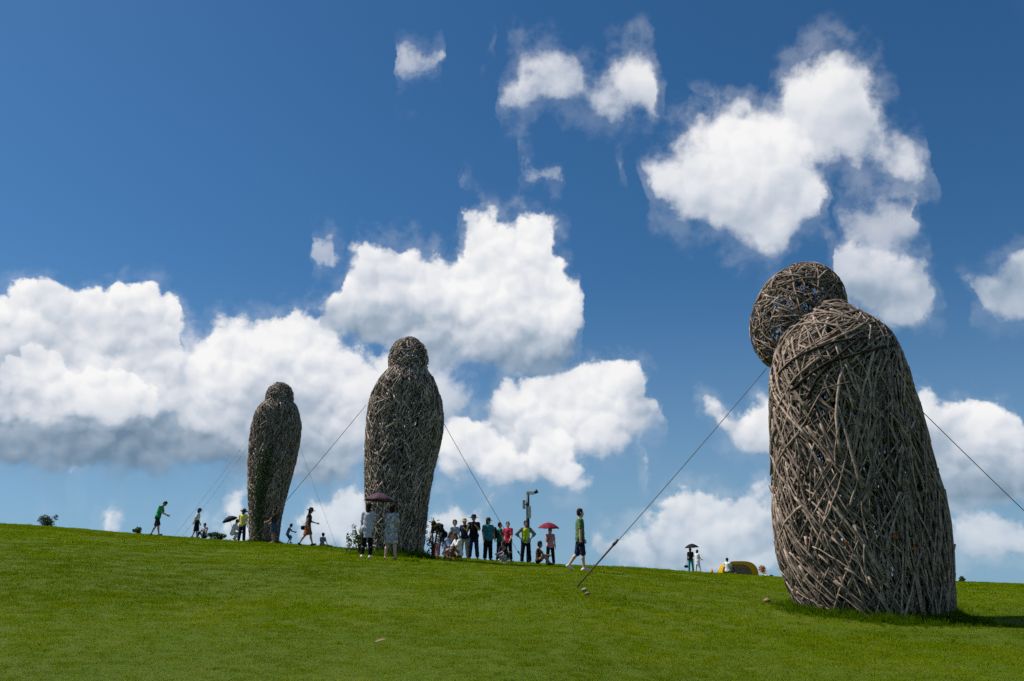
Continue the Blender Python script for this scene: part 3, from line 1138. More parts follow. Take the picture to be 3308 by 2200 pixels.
anchor = ground_at(1862, 1898)
print('near anchor', anchor)
guy_wire('steel cable running down from the nearest figure to an anchor rod in the open grass', at(2476, 1190, 16.9), anchor, 0.0085, 1.15, 0.017)
guy_wire('steel cable running off to the right from the nearest figure', at(2972, 1322, 17.2), at(3700, 2160, 19.0) * [1, 1, 0] + [0, 0, float(hill(*(at(3700, 2160, 19.0)[:2])))], 0.0085)
guy_wire('steel cable crossing in front of the farthest figure from the middle figure', at(1183, 1308, 30.5), on_hill(800, 34.0, 1745), 0.010)
guy_wire('steel cable slanting from the middle figure down behind the onlookers', at(1434, 1368, 30.5), on_hill(1696, 39.5, 1790), 0.010, 1.0)
guy_wire('thin cable on the left of the farthest figure, upper of two', at(806, 1412, 45.5), on_hill(560, 47.5, 1735), 0.006)
guy_wire('thin cable on the left of the farthest figure, lower of two', at(803, 1440, 45.5), on_hill(586, 46.5, 1735), 0.006)
guy_wire('thin cable on the right of the farthest figure', at(972, 1452, 45.5), on_hill(1090, 47.0, 1745), 0.006)


# ------------------------------------------------------------------ people: bodies and clothes grown as smooth surfaces round a posed skeleton
def surface_nets(f, org, h):
    """closed quad mesh of the zero level of a sampled field"""
    s = f < 0
    nx, ny, nz = f.shape
    acc = np.zeros((nx - 1, ny - 1, nz - 1, 3), np.float32)
    cnt = np.zeros((nx - 1, ny - 1, nz - 1), np.float32)
    corner = [(i, j, k) for i in (0, 1) for j in (0, 1) for k in (0, 1)]
    sl = lambda c: (slice(c[0], nx - 1 + c[0]), slice(c[1], ny - 1 + c[1]), slice(c[2], nz - 1 + c[2]))
    for a in corner:
        for ax in range(3):
            if a[ax]:
                continue
            b = list(a)
            b[ax] = 1
            fa, fb = f[sl(a)], f[sl(b)]
            m = (fa < 0) != (fb < 0)
            if not m.any():
                continue
            t = np.where(m, fa / np.where(m, fa - fb, 1), 0)
            for q in range(3):
                acc[..., q] += np.where(m, a[q] + (t if q == ax else 0), 0)
            cnt += m
    act = cnt > 0
    idx = -np.ones(act.shape, np.int64)
    idx[act] = np.arange(act.sum())
    ijk = np.argwhere(act)
    V = (acc[act] / cnt[act][:, None] + ijk) * h + org
    Q = []
    for ax in range(3):
        o1, o2 = [(1, 2), (2, 0), (0, 1)][ax]
        a = [slice(1, -1)] * 3
        b = [slice(1, -1)] * 3
        a[ax], b[ax] = slice(0, -1), slice(1, None)
        sa, sb = s[tuple(a)], s[tuple(b)]
        e = np.argwhere(sa != sb)
        if len(e) == 0:
            continue
        flip = sa[tuple(e.T)]
        e = e + 1
        e[:, ax] -= 1
        d1, d2 = np.zeros(3, int), np.zeros(3, int)
        d1[o1], d2[o2] = 1, 1
        q = np.stack([idx[tuple((e - d1 - d2).T)], idx[tuple((e - d2).T)], idx[tuple(e.T)], idx[tuple((e - d1).T)]], 1)
        q = np.where(flip[:, None], q, q[:, ::-1])
        Q.append(q[(q >= 0).all(1)])
    return V, np.concatenate(Q)


def field(prims, k, h, fold=0.0, seed=0):
    """prims: dicts a, b, ra, rb, opt. flat=(axis, factor), cuts=[(point, normal)]"""
    lo = np.min([np.minimum(p['a'], p['b']) - max(p['ra'], p['rb']) for p in prims], 0) - 3 * h
    hi = np.max([np.maximum(p['a'], p['b']) + max(p['ra'], p['rb']) for p in prims], 0) + 3 * h
    n = np.ceil((hi - lo) / h).astype(int) + 1
    g = [lo[i] + h * np.arange(n[i], dtype=np.float32) for i in range(3)]
    X, Y, Z = np.meshgrid(*g, indexing='ij')
    P = np.stack([X, Y, Z], -1).astype(np.float32)
    out = None
    for p in prims:
        a, b = np.asarray(p['a'], np.float32), np.asarray(p['b'], np.float32)
        ab = b - a
        q = P - a
        t = np.clip((q @ ab) / max(float(ab @ ab), 1e-9), 0, 1)
        r = q - t[..., None] * ab
        if 'flat' in p:
            ax, fct = p['flat']
            ax = np.asarray(ax, np.float32)
            r = r + (r @ ax)[..., None] * ax * (1.0 / fct - 1.0)
        d = np.sqrt((r * r).sum(-1)) - (p['ra'] + (p['rb'] - p['ra']) * t)
        if 'flat' in p:
            d = d * 0.85
        for c, nrm in p.get('cuts', ()):
            d = np.maximum(d, (P - np.asarray(c, np.float32)) @ np.asarray(nrm, np.float32))
        if out is None:
            out = d
        else:
            kk = p.get('k', k)
            hh = np.clip(0.5 + 0.5 * (out - d) / kk, 0, 1)
            out = out + (d - out) * hh - kk * hh * (1 - hh)
    if fold:
        out = out + fold * (np.sin(X * 37 + Z * 11 + seed) * np.sin(Y * 31 - Z * 17 + seed * 2) + 0.6 * np.sin(Z * 43 + X * 23 + seed))
    return out.astype(np.float32), lo, h


def grow(name, prims, mats, parent, k=0.03, h=0.018, fold=0.0, seed=0, extra=None, face_mat=None):
    f, lo, h = field(prims, k, h, fold, seed)
    V, Q = surface_nets(f, lo, h)
    if len(Q) == 0:
        return None
    bag = Bag()
    bag.add(V, Q.tolist())
    if extra:
        for (v, fc, m) in extra:
            bag.add(v, fc, m)
    return bag.build(name, mats, parent)


def dirv(flex, abd, side):
    return np.array([math.sin(R(abd)) * side, math.sin(R(flex)) * math.cos(R(abd)), -math.cos(R(flex)) * math.cos(R(abd))])


SKIN = [principled('skin', (0.46, 0.27, 0.18), 0.55, 0.3), principled('tanned_skin', (0.36, 0.19, 0.115), 0.55, 0.3), principled('fair_skin', (0.55, 0.35, 0.25), 0.55, 0.3)]
DARKEYE = principled('eye', (0.02, 0.015, 0.012), 0.2, 0.5)
LIPS = principled('lip', (0.32, 0.11, 0.09), 0.5, 0.3)


def cloth(name, col, **kw):
    kw.setdefault('noise', (14, tuple(c * 0.78 for c in col), 0.5))
    return principled(name, col, 0.9, 0.12, bump=(45, 0.35), **kw)


def blotched(name, cols, scale):
    """printed cloth: patches of several colours"""
    if name in MATS:
        return MATS[name]
    m = bpy.data.materials.new(name)
    m.use_nodes = True
    t = m.node_tree
    t.nodes.clear()
    T = NT(t)
    out = T.n('ShaderNodeOutputMaterial')
    p = T.n('ShaderNodeBsdfPrincipled')
    p.inputs['Roughness'].default_value = 0.9
    tc = T.n('ShaderNodeTexCoord')
    vo = T.n('ShaderNodeTexVoronoi')
    w = T.noise(tc.outputs['Object'], scale * 1.5, 2.0, color=True)
    T.put(vo.inputs['Vector'], T.v('MULTIPLY_ADD', w, (0.06, 0.06, 0.06), tc.outputs['Object']))
    vo.inputs['Scale'].default_value = scale
    rp = T.n('ShaderNodeValToRGB')
    rp.color_ramp.interpolation = 'CONSTANT'
    sc = T.n('ShaderNodeSeparateColor')
    T.put(sc.inputs[0], vo.outputs['Color'])
    T.put(rp.inputs[0], sc.outputs[0])
    els = rp.color_ramp.elements
    while len(els) < len(cols):
        els.new(0.5)
    for i, c in enumerate(cols):
        els[i].position = i / len(cols)
        els[i].color = tuple(c) + (1,)
    T.put(p.inputs['Base Color'], rp.outputs[0])
    T.put(out.inputs[0], p.outputs[0])
    MATS[name] = m
    return m


def checked(name, a, b, scale, axis_mix=True):
    """woven check: bands across and along"""
    if name in MATS:
        return MATS[name]
    m = bpy.data.materials.new(name)
    m.use_nodes = True
    t = m.node_tree
    t.nodes.clear()
    T = NT(t)
    out = T.n('ShaderNodeOutputMaterial')
    p = T.n('ShaderNodeBsdfPrincipled')
    p.inputs['Roughness'].default_value = 0.9
    tc = T.n('ShaderNodeTexCoord')
    sp = T.n('ShaderNodeSeparateXYZ')
    T.put(sp.inputs[0], tc.outputs['Object'])
    bx_ = T.m('GREATER_THAN', T.m('SINE', T.m('MULTIPLY', T.m('ADD', sp.outputs[0], sp.outputs[1]), scale)), 0.2)
    bz_ = T.m('GREATER_THAN', T.m('SINE', T.m('MULTIPLY', sp.outputs[2], scale)), 0.2)
    f = T.m('MULTIPLY', T.m('ADD', bx_, bz_), 0.5) if axis_mix else bz_
    T.put(p.inputs['Base Color'], T.mix(f, tuple(a) + (1,), tuple(b) + (1,)))
    T.put(out.inputs[0], p.outputs[0])
    MATS[name] = m
    return m


BLACKHAIR = principled('black_hair', (0.012, 0.010, 0.009), 0.75, 0.12, bump=(70, 0.6))
BROWNHAIR = principled('brown_hair', (0.055, 0.030, 0.018), 0.75, 0.12, bump=(70, 0.6))
REDHAIR = principled('dark_red_hair', (0.035, 0.008, 0.008), 0.75, 0.12, bump=(70, 0.6))
FAIRHAIR = principled('light_brown_hair', (0.11, 0.065, 0.035), 0.75, 0.12, bump=(70, 0.6))


def person(label, pos, H, yaw, legs=((0, 2, 0, 2), (0, 2, 0, 2)), arms=((4, 9, 10, 6), (4, 9, 10, 6)), lean=0, bend=0, nod=0, turn_head=0, side_lean=0,
           skin=0, hair=('short', None), top=None, bottom=None, shoes=None, hat=None, child=False, build=1.0, female=False, sit=None, straps=None, socks=None, h=None):
    """legs/arms: (flex, spread, lower flex, lower spread) for right, left, in degrees; forward is positive.
    top = (kind, material, sleeve 0..2, length below the hip, flare); bottom = (kind, material, leg 0..2)"""
    S = H / 1.72
    hd = 1.22 if child else 1.0                                   # children have larger heads
    root = tag(empty('person', pos), label, 'person', None)
    ca, sa = math.cos(yaw), math.sin(yaw)
    RT = np.array([[ca, sa, 0], [-sa, ca, 0], [0, 0, 1.0]])         # local (right, forward, up) -> world
    fw, rt = RT @ [0, 1, 0], RT @ [1, 0, 0]
    wd = build
    J = {}
    hipw = 0.088 if not female else 0.092
    shw = (0.172 if not female else 0.150) * (0.5 + 0.5 * wd)
    J['pel'] = np.zeros(3)
    sp = np.array([math.sin(R(side_lean)), math.sin(R(lean)), math.cos(R(lean)) * math.cos(R(side_lean))])
    sp /= np.linalg.norm(sp)
    sp2 = np.array([math.sin(R(side_lean)), math.sin(R(lean + bend)), math.cos(R(lean + bend))])
    sp2 /= np.linalg.norm(sp2)
    J['waist'] = sp * 0.17
    J['chest'] = sp * 0.20 + sp2 * 0.16
    J['neck'] = J['chest'] + sp2 * 0.16
    hdir = np.array([0, math.sin(R(lean + bend + nod)), math.cos(R(lean + bend + nod))])
    hx = sp2 * 0.4 + hdir
    hx /= np.linalg.norm(hx)
    J['head'] = J['neck'] + hx * 0.175 * (1 + (hd - 1) * .6) + np.array([0, 0.015, 0])
    for i, sd in ((0, 1), (1, -1)):
        f1, a1, f2, a2 = legs[i]
        hip = np.array([hipw * sd, 0, -0.03])
        knee = hip + dirv(f1, a1, sd) * 0.425
        shk = dirv(f2, a2, sd)
        ank = knee + shk * 0.41
        J['hip%d' % i], J['knee%d' % i], J['ank%d' % i] = hip, knee, ank
        ft = min(max(f2 * 0.8, -70), 40)
        toe = np.array([0.12 * sd, math.cos(R(ft)), math.sin(R(ft))])
        if f2 < -25:
            toe = np.array([0.08 * sd, math.cos(R(55)), -math.sin(R(min(-f2, 80) * 0.6))])
        toe /= np.linalg.norm(toe)
        J['toe%d' % i] = ank + toe * 0.15 + np.array([0, 0, -0.045 + 0.0])
        J['heel%d' % i] = ank - toe * 0.045 + np.array([0, 0, -0.045])
        f1, a1, f2, a2 = arms[i]
        sh = J['chest'] + sp2 * 0.105 + np.array([shw * sd, 0, 0])
        el = sh + dirv(f1 + 0, a1, sd) * 0.285
        fd = dirv(f2, a2, sd)
        wr = el + fd * 0.245
        J['sh%d' % i], J['el%d' % i], J['wr%d' % i], J['fd%d' % i] = sh, el, wr, fd
    low = min(min(J['toe%d' % i][2], J['heel%d' % i][2]) for i in (0, 1)) - 0.035
    if sit is not None:
        low = min(low, -0.115)
    off = np.array([0, 0, -low])
    W = lambda p: RT @ ((np.asarray(p) + off) * S)
    for kx in list(J):
        if not kx.startswith('fd'):
            J[kx] = W(J[kx])
        else:
            J[kx] = RT @ J[kx]
    up, up2, hdw = RT @ sp, RT @ sp2, RT @ hx
    J['face'] = RT @ np.array([math.sin(R(turn_head)), math.cos(R(turn_head)), 0])
    face = J['face'] - hdw * np.dot(J['face'], hdw)
    face /= np.linalg.norm(face)
    ear = np.cross(face, hdw)
    hh = h or 0.0165
    # ---- body
    tw = wd * S
    pr = []
    A = lambda a, b, ra, rb, **kw: pr.append(dict(a=np.asarray(a), b=np.asarray(b), ra=ra, rb=rb, **kw))
    A(J['pel'], J['chest'], 0.125 * tw, 0.14 * tw, flat=(fw, 0.74))
    A(J['hip0'], J['hip1'], 0.10 * tw, 0.10 * tw)
    A(J['sh0'], J['sh1'], 0.062 * S, 0.062 * S)
    A(J['chest'] + up2 * 0.02 * S, J['neck'], 0.13 * tw, 0.058 * S, flat=(fw, 0.75))
    A(J['neck'] - up2 * 0.03 * S, J['head'], 0.053 * S, 0.05 * S)
    hs = S * hd
    hc = J['head']
    A(hc + hdw * 0.035 * hs, hc - hdw * 0.02 * hs, 0.089 * hs, 0.08 * hs, k=0.012, flat=(ear, 0.88))
    A(hc - hdw * 0.045 * hs + face * 0.035 * hs, hc - hdw * 0.085 * hs + face * 0.055 * hs, 0.055 * hs, 0.036 * hs, k=0.02)     # jaw and chin
    A(hc + hdw * 0.005 * hs + face * 0.085 * hs, hc - hdw * 0.028 * hs + face * 0.106 * hs, 0.011 * hs, 0.017 * hs, k=0.012)     # nose
    for sd in (1, -1):
        A(hc + ear * 0.082 * sd * hs + hdw * 0.02 * hs, hc + ear * 0.084 * sd * hs - hdw * 0.025 * hs, 0.019 * hs, 0.015 * hs, k=0.01)
    for i in (0, 1):
        A(J['hip%d' % i], J['knee%d' % i], 0.083 * tw, 0.054 * tw)
        mid = J['knee%d' % i] * 0.68 + J['ank%d' % i] * 0.32 - fw * 0.016 * S
        A(J['knee%d' % i], mid, 0.051 * tw, 0.053 * tw)
        A(mid, J['ank%d' % i], 0.052 * tw, 0.034 * S)
        A(J['heel%d' % i] + np.array([0, 0, .005]), J['toe%d' % i], 0.036 * S, 0.03 * S, k=0.02)
        A(J['ank%d' % i], J['heel%d' % i], 0.036 * S, 0.034 * S)
        A(J['sh%d' % i], J['el%d' % i], 0.052 * tw, 0.040 * S)
        A(J['el%d' % i], J['wr%d' % i], 0.040 * S, 0.027 * S)
        fd = J['fd%d' % i]
        A(J['wr%d' % i], J['wr%d' % i] + fd * 0.075 * S, 0.026 * S, 0.034 * S, k=0.015, flat=(rt if abs(np.dot(rt, fd)) < 0.8 else fw, 0.6))
    extra = []
    for i, sd in ((0, 1), (1, -1)):
        fd = J['fd%d' % i]
        flat = rt if abs(np.dot(rt, fd)) < 0.8 else fw
        acr = np.cross(fd, flat)
        acr /= np.linalg.norm(acr)
        curl = -rt * sd * 0.5 + 0
        for q, (o_, ln) in enumerate(((-0.026, 0.072), (-0.009, 0.082), (0.009, 0.076), (0.026, 0.060))):
            b0 = J['wr%d' % i] + fd * 0.075 * S + acr * o_ * S
            d1 = fd + curl * 0.35
            d2 = fd * 0.6 + curl * 0.9
            pts = [b0 - fd * 0.03 * S, b0, b0 + d1 / np.linalg.norm(d1) * ln * 0.5 * S, b0 + d1 / np.linalg.norm(d1) * ln * 0.5 * S + d2 / np.linalg.norm(d2) * ln * 0.5 * S]
            v, fc = tube(pts, np.array([0.010, 0.010, 0.009, 0.006]) * S, 5)
            extra.append((v, fc, 0))
        tsgn = 1 if np.dot(acr, fw) >= 0 else -1
        b0 = J['wr%d' % i] + fd * 0.025 * S + acr * tsgn * 0.022 * S
        d1 = fd * 0.75 + acr * tsgn * 0.65
        pts = [b0, b0 + d1 * 0.035 * S, b0 + (d1 + fd * 0.4) * 0.055 * S]
        v, fc = tube(pts, np.array([0.012, 0.011, 0.007]) * S, 5)
        extra.append((v, fc, 0))
    for sd in (1, -1):                                            # eyes, brows
        v, fc = ball(hc + face * 0.0835 * hs + ear * 0.032 * sd * hs + hdw * 0.012 * hs, 0.0095 * hs, 8, 5)
        extra.append((v, fc, 1))
        e0 = hc + face * 0.087 * hs + hdw * 0.032 * hs
        v, fc = tube([e0 + ear * sd * 0.016 * hs, e0 + ear * sd * 0.034 * hs + hdw * .003, e0 + ear * sd * 0.05 * hs - hdw * .002 - face * 0.01], 0.0045 * hs, 5)
        extra.append((v, fc, 1))
    m0 = hc + face * 0.092 * hs - hdw * 0.055 * hs
    v, fc = tube([m0 - ear * 0.022 * hs - face * .006, m0 + face * .003, m0 + ear * 0.022 * hs - face * .006], 0.0062 * hs, 5)
    extra.append((v, fc, 2))
    grow('body', pr, [SKIN[skin], DARKEYE, LIPS], root, 0.020 * S, hh, extra=extra)

    # ---- hair
    style, hm = hair
    hm = hm or BLACKHAIR
    if style:
        cutn = (face * 0.93 - hdw * 0.36)
        cutn = cutn / np.linalg.norm(cutn)
        cp = hc + face * 0.042 * hs + hdw * 0.02 * hs
        pr = [dict(a=hc + hdw * 0.04 * hs - face * .006, b=hc - hdw * 0.01 * hs - face * 0.008, ra=0.104 * hs, rb=0.094 * hs, flat=(ear, 0.93), cuts=[(cp, cutn), (hc - hdw * 0.075 * hs, -hdw)])]
        if style == 'long':
            pr.append(dict(a=hc - face * 0.05 * hs, b=hc - face * 0.085 * hs - up2 * 0.30 * hs, ra=0.085 * hs, rb=0.06 * hs, flat=(face, 0.6)))
        if style == 'mid':
            pr.append(dict(a=hc - face * 0.035 * hs, b=hc - face * 0.055 * hs - up2 * 0.13 * hs, ra=0.088 * hs, rb=0.075 * hs, flat=(face, 0.75)))
        if style == 'bun':
            pr.append(dict(a=hc - face * 0.10 * hs + hdw * 0.03, b=hc - face * 0.115 * hs + hdw * 0.03, ra=0.042 * hs, rb=0.04 * hs))
        grow('hair', pr, hm, root, 0.02, hh * 0.9, fold=0.003, seed=H * 7)
    if hat:
        hk, hmat = hat
        top_c = hc + hdw * 0.055 * hs
        bg = Bag()
        n = 18
        ax_, ay_ = ear, face

        def ringp(rad, z, dip=0.0):
            return [top_c + hdw * (z - dip * abs(math.sin(a)) ** 2) * hs + (ax_ * math.cos(a) + ay_ * math.sin(a)) * rad * hs for a in np.linspace(0, 2 * np.pi, n, endpoint=False)]
        prof = [(0.02, 0.105), (0.065, 0.10), (0.098, 0.065), (0.110, 0.01), (0.114, -0.012)]
        if hk == 'brim':
            prof += [(0.17, -0.022), (0.215, -0.035), (0.212, -0.042), (0.11, -0.022)]
        V = np.concatenate([np.array(ringp(r_, z_)) for r_, z_ in prof])
        F = [tuple(range(n))]
        for i in range(len(prof) - 1):
            for q in range(n):
                a0, b0 = i * n + q, i * n + (q + 1) % n
                F.append((a0, b0, b0 + n, a0 + n))
        bg.add(V, F)
        if hk == 'cap':
            vz = []
            for lay in (0, -0.008):
                for rr in (0.10, 0.19):
                    for a in np.linspace(-0.9, 0.9, 7):
                        d_ = face * math.cos(a) + ear * math.sin(a) * (0.9 if rr < .15 else .62)
                        vz.append(top_c + (d_ * rr - hdw * (0.012 + (0.02 if rr > .15 else 0)) + hdw * lay) * hs)
            fz = []
            for lay in (0, 14):
                for q in range(6):
                    f_ = (lay + q, lay + q + 1, lay + 7 + q + 1, lay + 7 + q)
                    fz.append(f_)
            for q in range(6):
                fz.append((7 + q, 8 + q, 22 + q, 21 + q))
            bg.add(np.array(vz), fz)
        bg.build('hat', hmat, root)

    # ---- clothes
    thick = 0.017 * S
    if top:
        kind, mat, sleeve, length, flare = top
        pr = []
        bot = J['pel'] - up * length * S
        cut = [(bot, -up)]
        fr = 0.132 * tw + thick
        pr.append(dict(a=J['chest'] + up2 * 0.02 * S, b=bot - up * 0.12 * S, ra=0.142 * tw + thick, rb=fr + flare * S, flat=(fw, 0.80), cuts=cut))
        pr.append(dict(a=J['sh0'], b=J['sh1'], ra=0.064 * S + thick, rb=0.064 * S + thick, cuts=cut))
        pr.append(dict(a=J['chest'], b=J['neck'] - up2 * 0.015 * S, ra=0.125 * tw + thick, rb=0.052 * S + thick, flat=(fw, 0.8), cuts=[(J['neck'] + up2 * 0.012 * S, up2), (bot, -up)]))
        if length > 0.02:
            pr.append(dict(a=J['hip0'] + up * .02, b=J['hip1'] + up * .02, ra=0.108 * tw + thick * .6, rb=0.112 * tw + thick, cuts=cut))
        if female:
            for sd in (1, -1):
                b_ = J['chest'] + up2 * 0.0 + fw * 0.075 * tw + rt * sd * 0.06 * tw
                pr.append(dict(a=b_, b=b_ - up2 * 0.02 * S, ra=0.058 * tw, rb=0.06 * tw))
        for i in (0, 1):
            s_, e_, w_ = J['sh%d' % i], J['el%d' % i], J['wr%d' % i]
            if sleeve <= 0:
                continue
            t1 = min(sleeve, 1.0)
            d_ = (e_ - s_) / np.linalg.norm(e_ - s_)
            end = s_ + (e_ - s_) * t1
            r0, r1 = 0.056 * tw + thick, 0.046 * S + thick * 1.15
            if sleeve <= 1:
                pr.append(dict(a=s_, b=end + d_ * 0.06, ra=r0, rb=r0 + (r1 - r0) * t1 * .6, cuts=[(end, d_)]))
            else:
                pr.append(dict(a=s_, b=e_, ra=r0, rb=r1))
                t2 = sleeve - 1
                d2_ = (w_ - e_) / np.linalg.norm(w_ - e_)
                end = e_ + (w_ - e_) * t2
                pr.append(dict(a=e_, b=end + d2_ * 0.04, ra=r1, rb=0.034 * S + thick, cuts=[(end, d2_)]))
        grow(kind, pr, mat, root, 0.025 * S, hh, fold=0.0045, seed=H * 3 + yaw)
    if bottom:
        kind, mat, leg = bottom
        pr = []
        waist = -0.12 if not top else min(max(top[3] - 0.06, -0.12), 0.12)          # tucked under the shirt hem
        wcut = (J['pel'] - up * waist * S, up)
        if kind in ('skirt', 'dress_skirt'):
            ends = (J['knee0'] + J['knee1']) / 2
            hp = (J['hip0'] + J['hip1']) / 2
            d_ = ends - hp
            d_ = d_ / np.linalg.norm(d_)
            end = hp + (ends - hp) * leg
            pr.append(dict(a=J['pel'] + up * 0.10 * S, b=end + d_ * 0.05, ra=0.125 * tw + thick * .7, rb=0.135 * tw + 0.06 * S * leg, flat=(fw, 0.85), cuts=[(end, d_), (J['pel'] + up * 0.15 * S, up)]))
            for i in (0, 1):
                e_ = J['hip%d' % i] + (J['knee%d' % i] - J['hip%d' % i]) * min(leg, 1.0)
                pr.append(dict(a=J['hip%d' % i], b=e_, ra=0.10 * tw + thick, rb=0.078 * tw + thick, cuts=[(end, d_)]))
            kk = 0.07
        else:
            pr.append(dict(a=J['pel'] + up * 0.10 * S, b=J['pel'] - up * 0.02, ra=0.128 * tw + thick * .8, rb=0.128 * tw + thick * .8, flat=(fw, 0.78), cuts=[wcut]))
            pr.append(dict(a=J['hip0'], b=J['hip1'], ra=0.104 * tw + thick * .7, rb=0.104 * tw + thick * .7, cuts=[wcut]))
            slim = kind == 'leggings'
            for i in (0, 1):
                h_, k_, a_ = J['hip%d' % i], J['knee%d' % i], J['ank%d' % i]
                th_ = thick * (0.9 if slim else 1.0)
                if leg <= 1:
                    d_ = (k_ - h_) / np.linalg.norm(k_ - h_)
                    end = h_ + (k_ - h_) * leg
                    pr.append(dict(a=h_, b=end + d_ * .06, ra=0.087 * tw + th_, rb=0.074 * tw + th_ * 1.3, cuts=[(end, d_), wcut]))
                else:
                    pr.append(dict(a=h_, b=k_, ra=0.086 * tw + th_, rb=0.064 * tw + th_, cuts=[wcut]))
                    d_ = (a_ - k_) / np.linalg.norm(a_ - k_)
                    end = k_ + (a_ - k_) * (leg - 1)
                    pr.append(dict(a=k_, b=end + d_ * .05, ra=0.064 * tw + th_, rb=(0.040 if slim else 0.056) * tw + th_, cuts=[(end, d_)]))
            kk = 0.022
        grow(kind if kind != 'dress_skirt' else 'skirt', pr, mat, root, kk * S, hh, fold=0.004, seed=H * 5 + yaw)
    if shoes:
        for i in (0, 1):
            pr = [dict(a=J['heel%d' % i], b=J['toe%d' % i] - np.array([0, 0, .004]), ra=0.046 * S, rb=0.040 * S),
                  dict(a=J['ank%d' % i] - np.array([0, 0, .01]), b=J['heel%d' % i], ra=0.045 * S, rb=0.045 * S)]
            grow('shoe', pr, shoes, root, 0.02, hh * 0.85)
    return root, J


def stand(u, vfeet, vtop, H, dy=0.0):
    """place on the hill so that a figure H metres tall spans vfeet..vtop in the photograph"""
    t, s1 = ts(u, vtop)
    _, s0 = ts(u, vfeet)
    Y = H / (s1 - s0) + dy
    return np.array([t * Y, Y, float(hill(t * Y, Y))]), Y


def sole(u, vfeet, Y):
    """point on the hill under a bearing; reports how far the feet are from where the photograph shows them"""
    t, s = ts(u, vfeet)
    z = float(hill(t * Y, Y))
    return np.array([t * Y, Y, z])


# cloth colours
C_GREEN = cloth('green_shirt_cloth', (0.03, 0.33, 0.11))
C_BLACK = cloth('black_cloth', (0.012, 0.012, 0.014))
C_DARK = cloth('charcoal_cloth', (0.035, 0.032, 0.034))
C_NAVY = cloth('navy_cloth', (0.018, 0.028, 0.065))
C_DENIM = cloth('denim_cloth', (0.05, 0.085, 0.16))
C_WHITE = cloth('white_cloth', (0.78, 0.78, 0.78))
C_PALE = cloth('pale_grey_cloth', (0.46, 0.45, 0.47))
C_GREY = cloth('grey_cloth', (0.22, 0.22, 0.215))
C_YELLOW = cloth('yellow_cloth', (0.72, 0.68, 0.16))
C_LIME = cloth('lime_cloth', (0.56, 0.66, 0.02))
C_TEAL = cloth('teal_cloth', (0.03, 0.18, 0.22))
C_TURQ = cloth('turquoise_cloth', (0.03, 0.24, 0.28))
C_RED = cloth('red_cloth', (0.48, 0.03, 0.07))
C_PINK = cloth('pink_cloth', (0.62, 0.24, 0.30))
C_RUST = cloth('rust_cloth', (0.26, 0.085, 0.03))
C_KHAKI = cloth('khaki_cloth', (0.48, 0.42, 0.32))
C_SKY = cloth('pale_blue_cloth', (0.30, 0.39, 0.58))
C_DKGREEN = cloth('bottle_green_cloth', (0.02, 0.13, 0.10))
C_BROWN = cloth('brown_cloth', (0.10, 0.055, 0.03))
C_PRINT = blotched('printed_dress_cloth', [(0.36, 0.32, 0.33), (0.19, 0.17, 0.20), (0.46, 0.43, 0.42), (0.28, 0.24, 0.27), (0.56, 0.54, 0.52), (0.24, 0.25, 0.29)], 19)
C_CHECK = checked('blue_checked_cloth', (0.42, 0.50, 0.58), (0.16, 0.24, 0.34), 95)
C_STRIPE = cloth('pale_lilac_cloth', (0.50, 0.48, 0.55), noise=(9, (0.36, 0.36, 0.44), .6))
C_GREENCHECK = checked('green_checked_cloth', (0.03, 0.10, 0.05), (0.10, 0.16, 0.03), 60)
C_PINKCHECK = checked('pink_striped_cloth', (0.66, 0.26, 0.32), (0.52, 0.20, 0.27), 90, False)
SHOE_W = principled('white_shoe', (0.66, 0.58, 0.58), 0.6, 0.3)
SHOE_B = principled('black_shoe', (0.02, 0.02, 0.02), 0.5, 0.3)
SHOE_T = principled('tan_shoe', (0.28, 0.17, 0.10), 0.6, 0.3)
STRAW = principled('straw', (0.42, 0.30, 0.16), 0.85, 0.2, bump=(80, .6))
HAT_D = principled('dark_felt', (0.02, 0.02, 0.028), 0.9, 0.1)
HAT_BR = principled('brown_felt', (0.07, 0.03, 0.02), 0.9, 0.1)
WALK = ((15, 2, 9, 2), (-10, 2, -26, 2))
WALK2 = ((-18, 2, -42, 2), (22, 2, 16, 2))
STANDING = ((2, 4, 0, 4), (-2, 4, -3, 4))


def yw(deg):
    return R(deg)          # 0 = facing away from the viewer, 90 = facing right


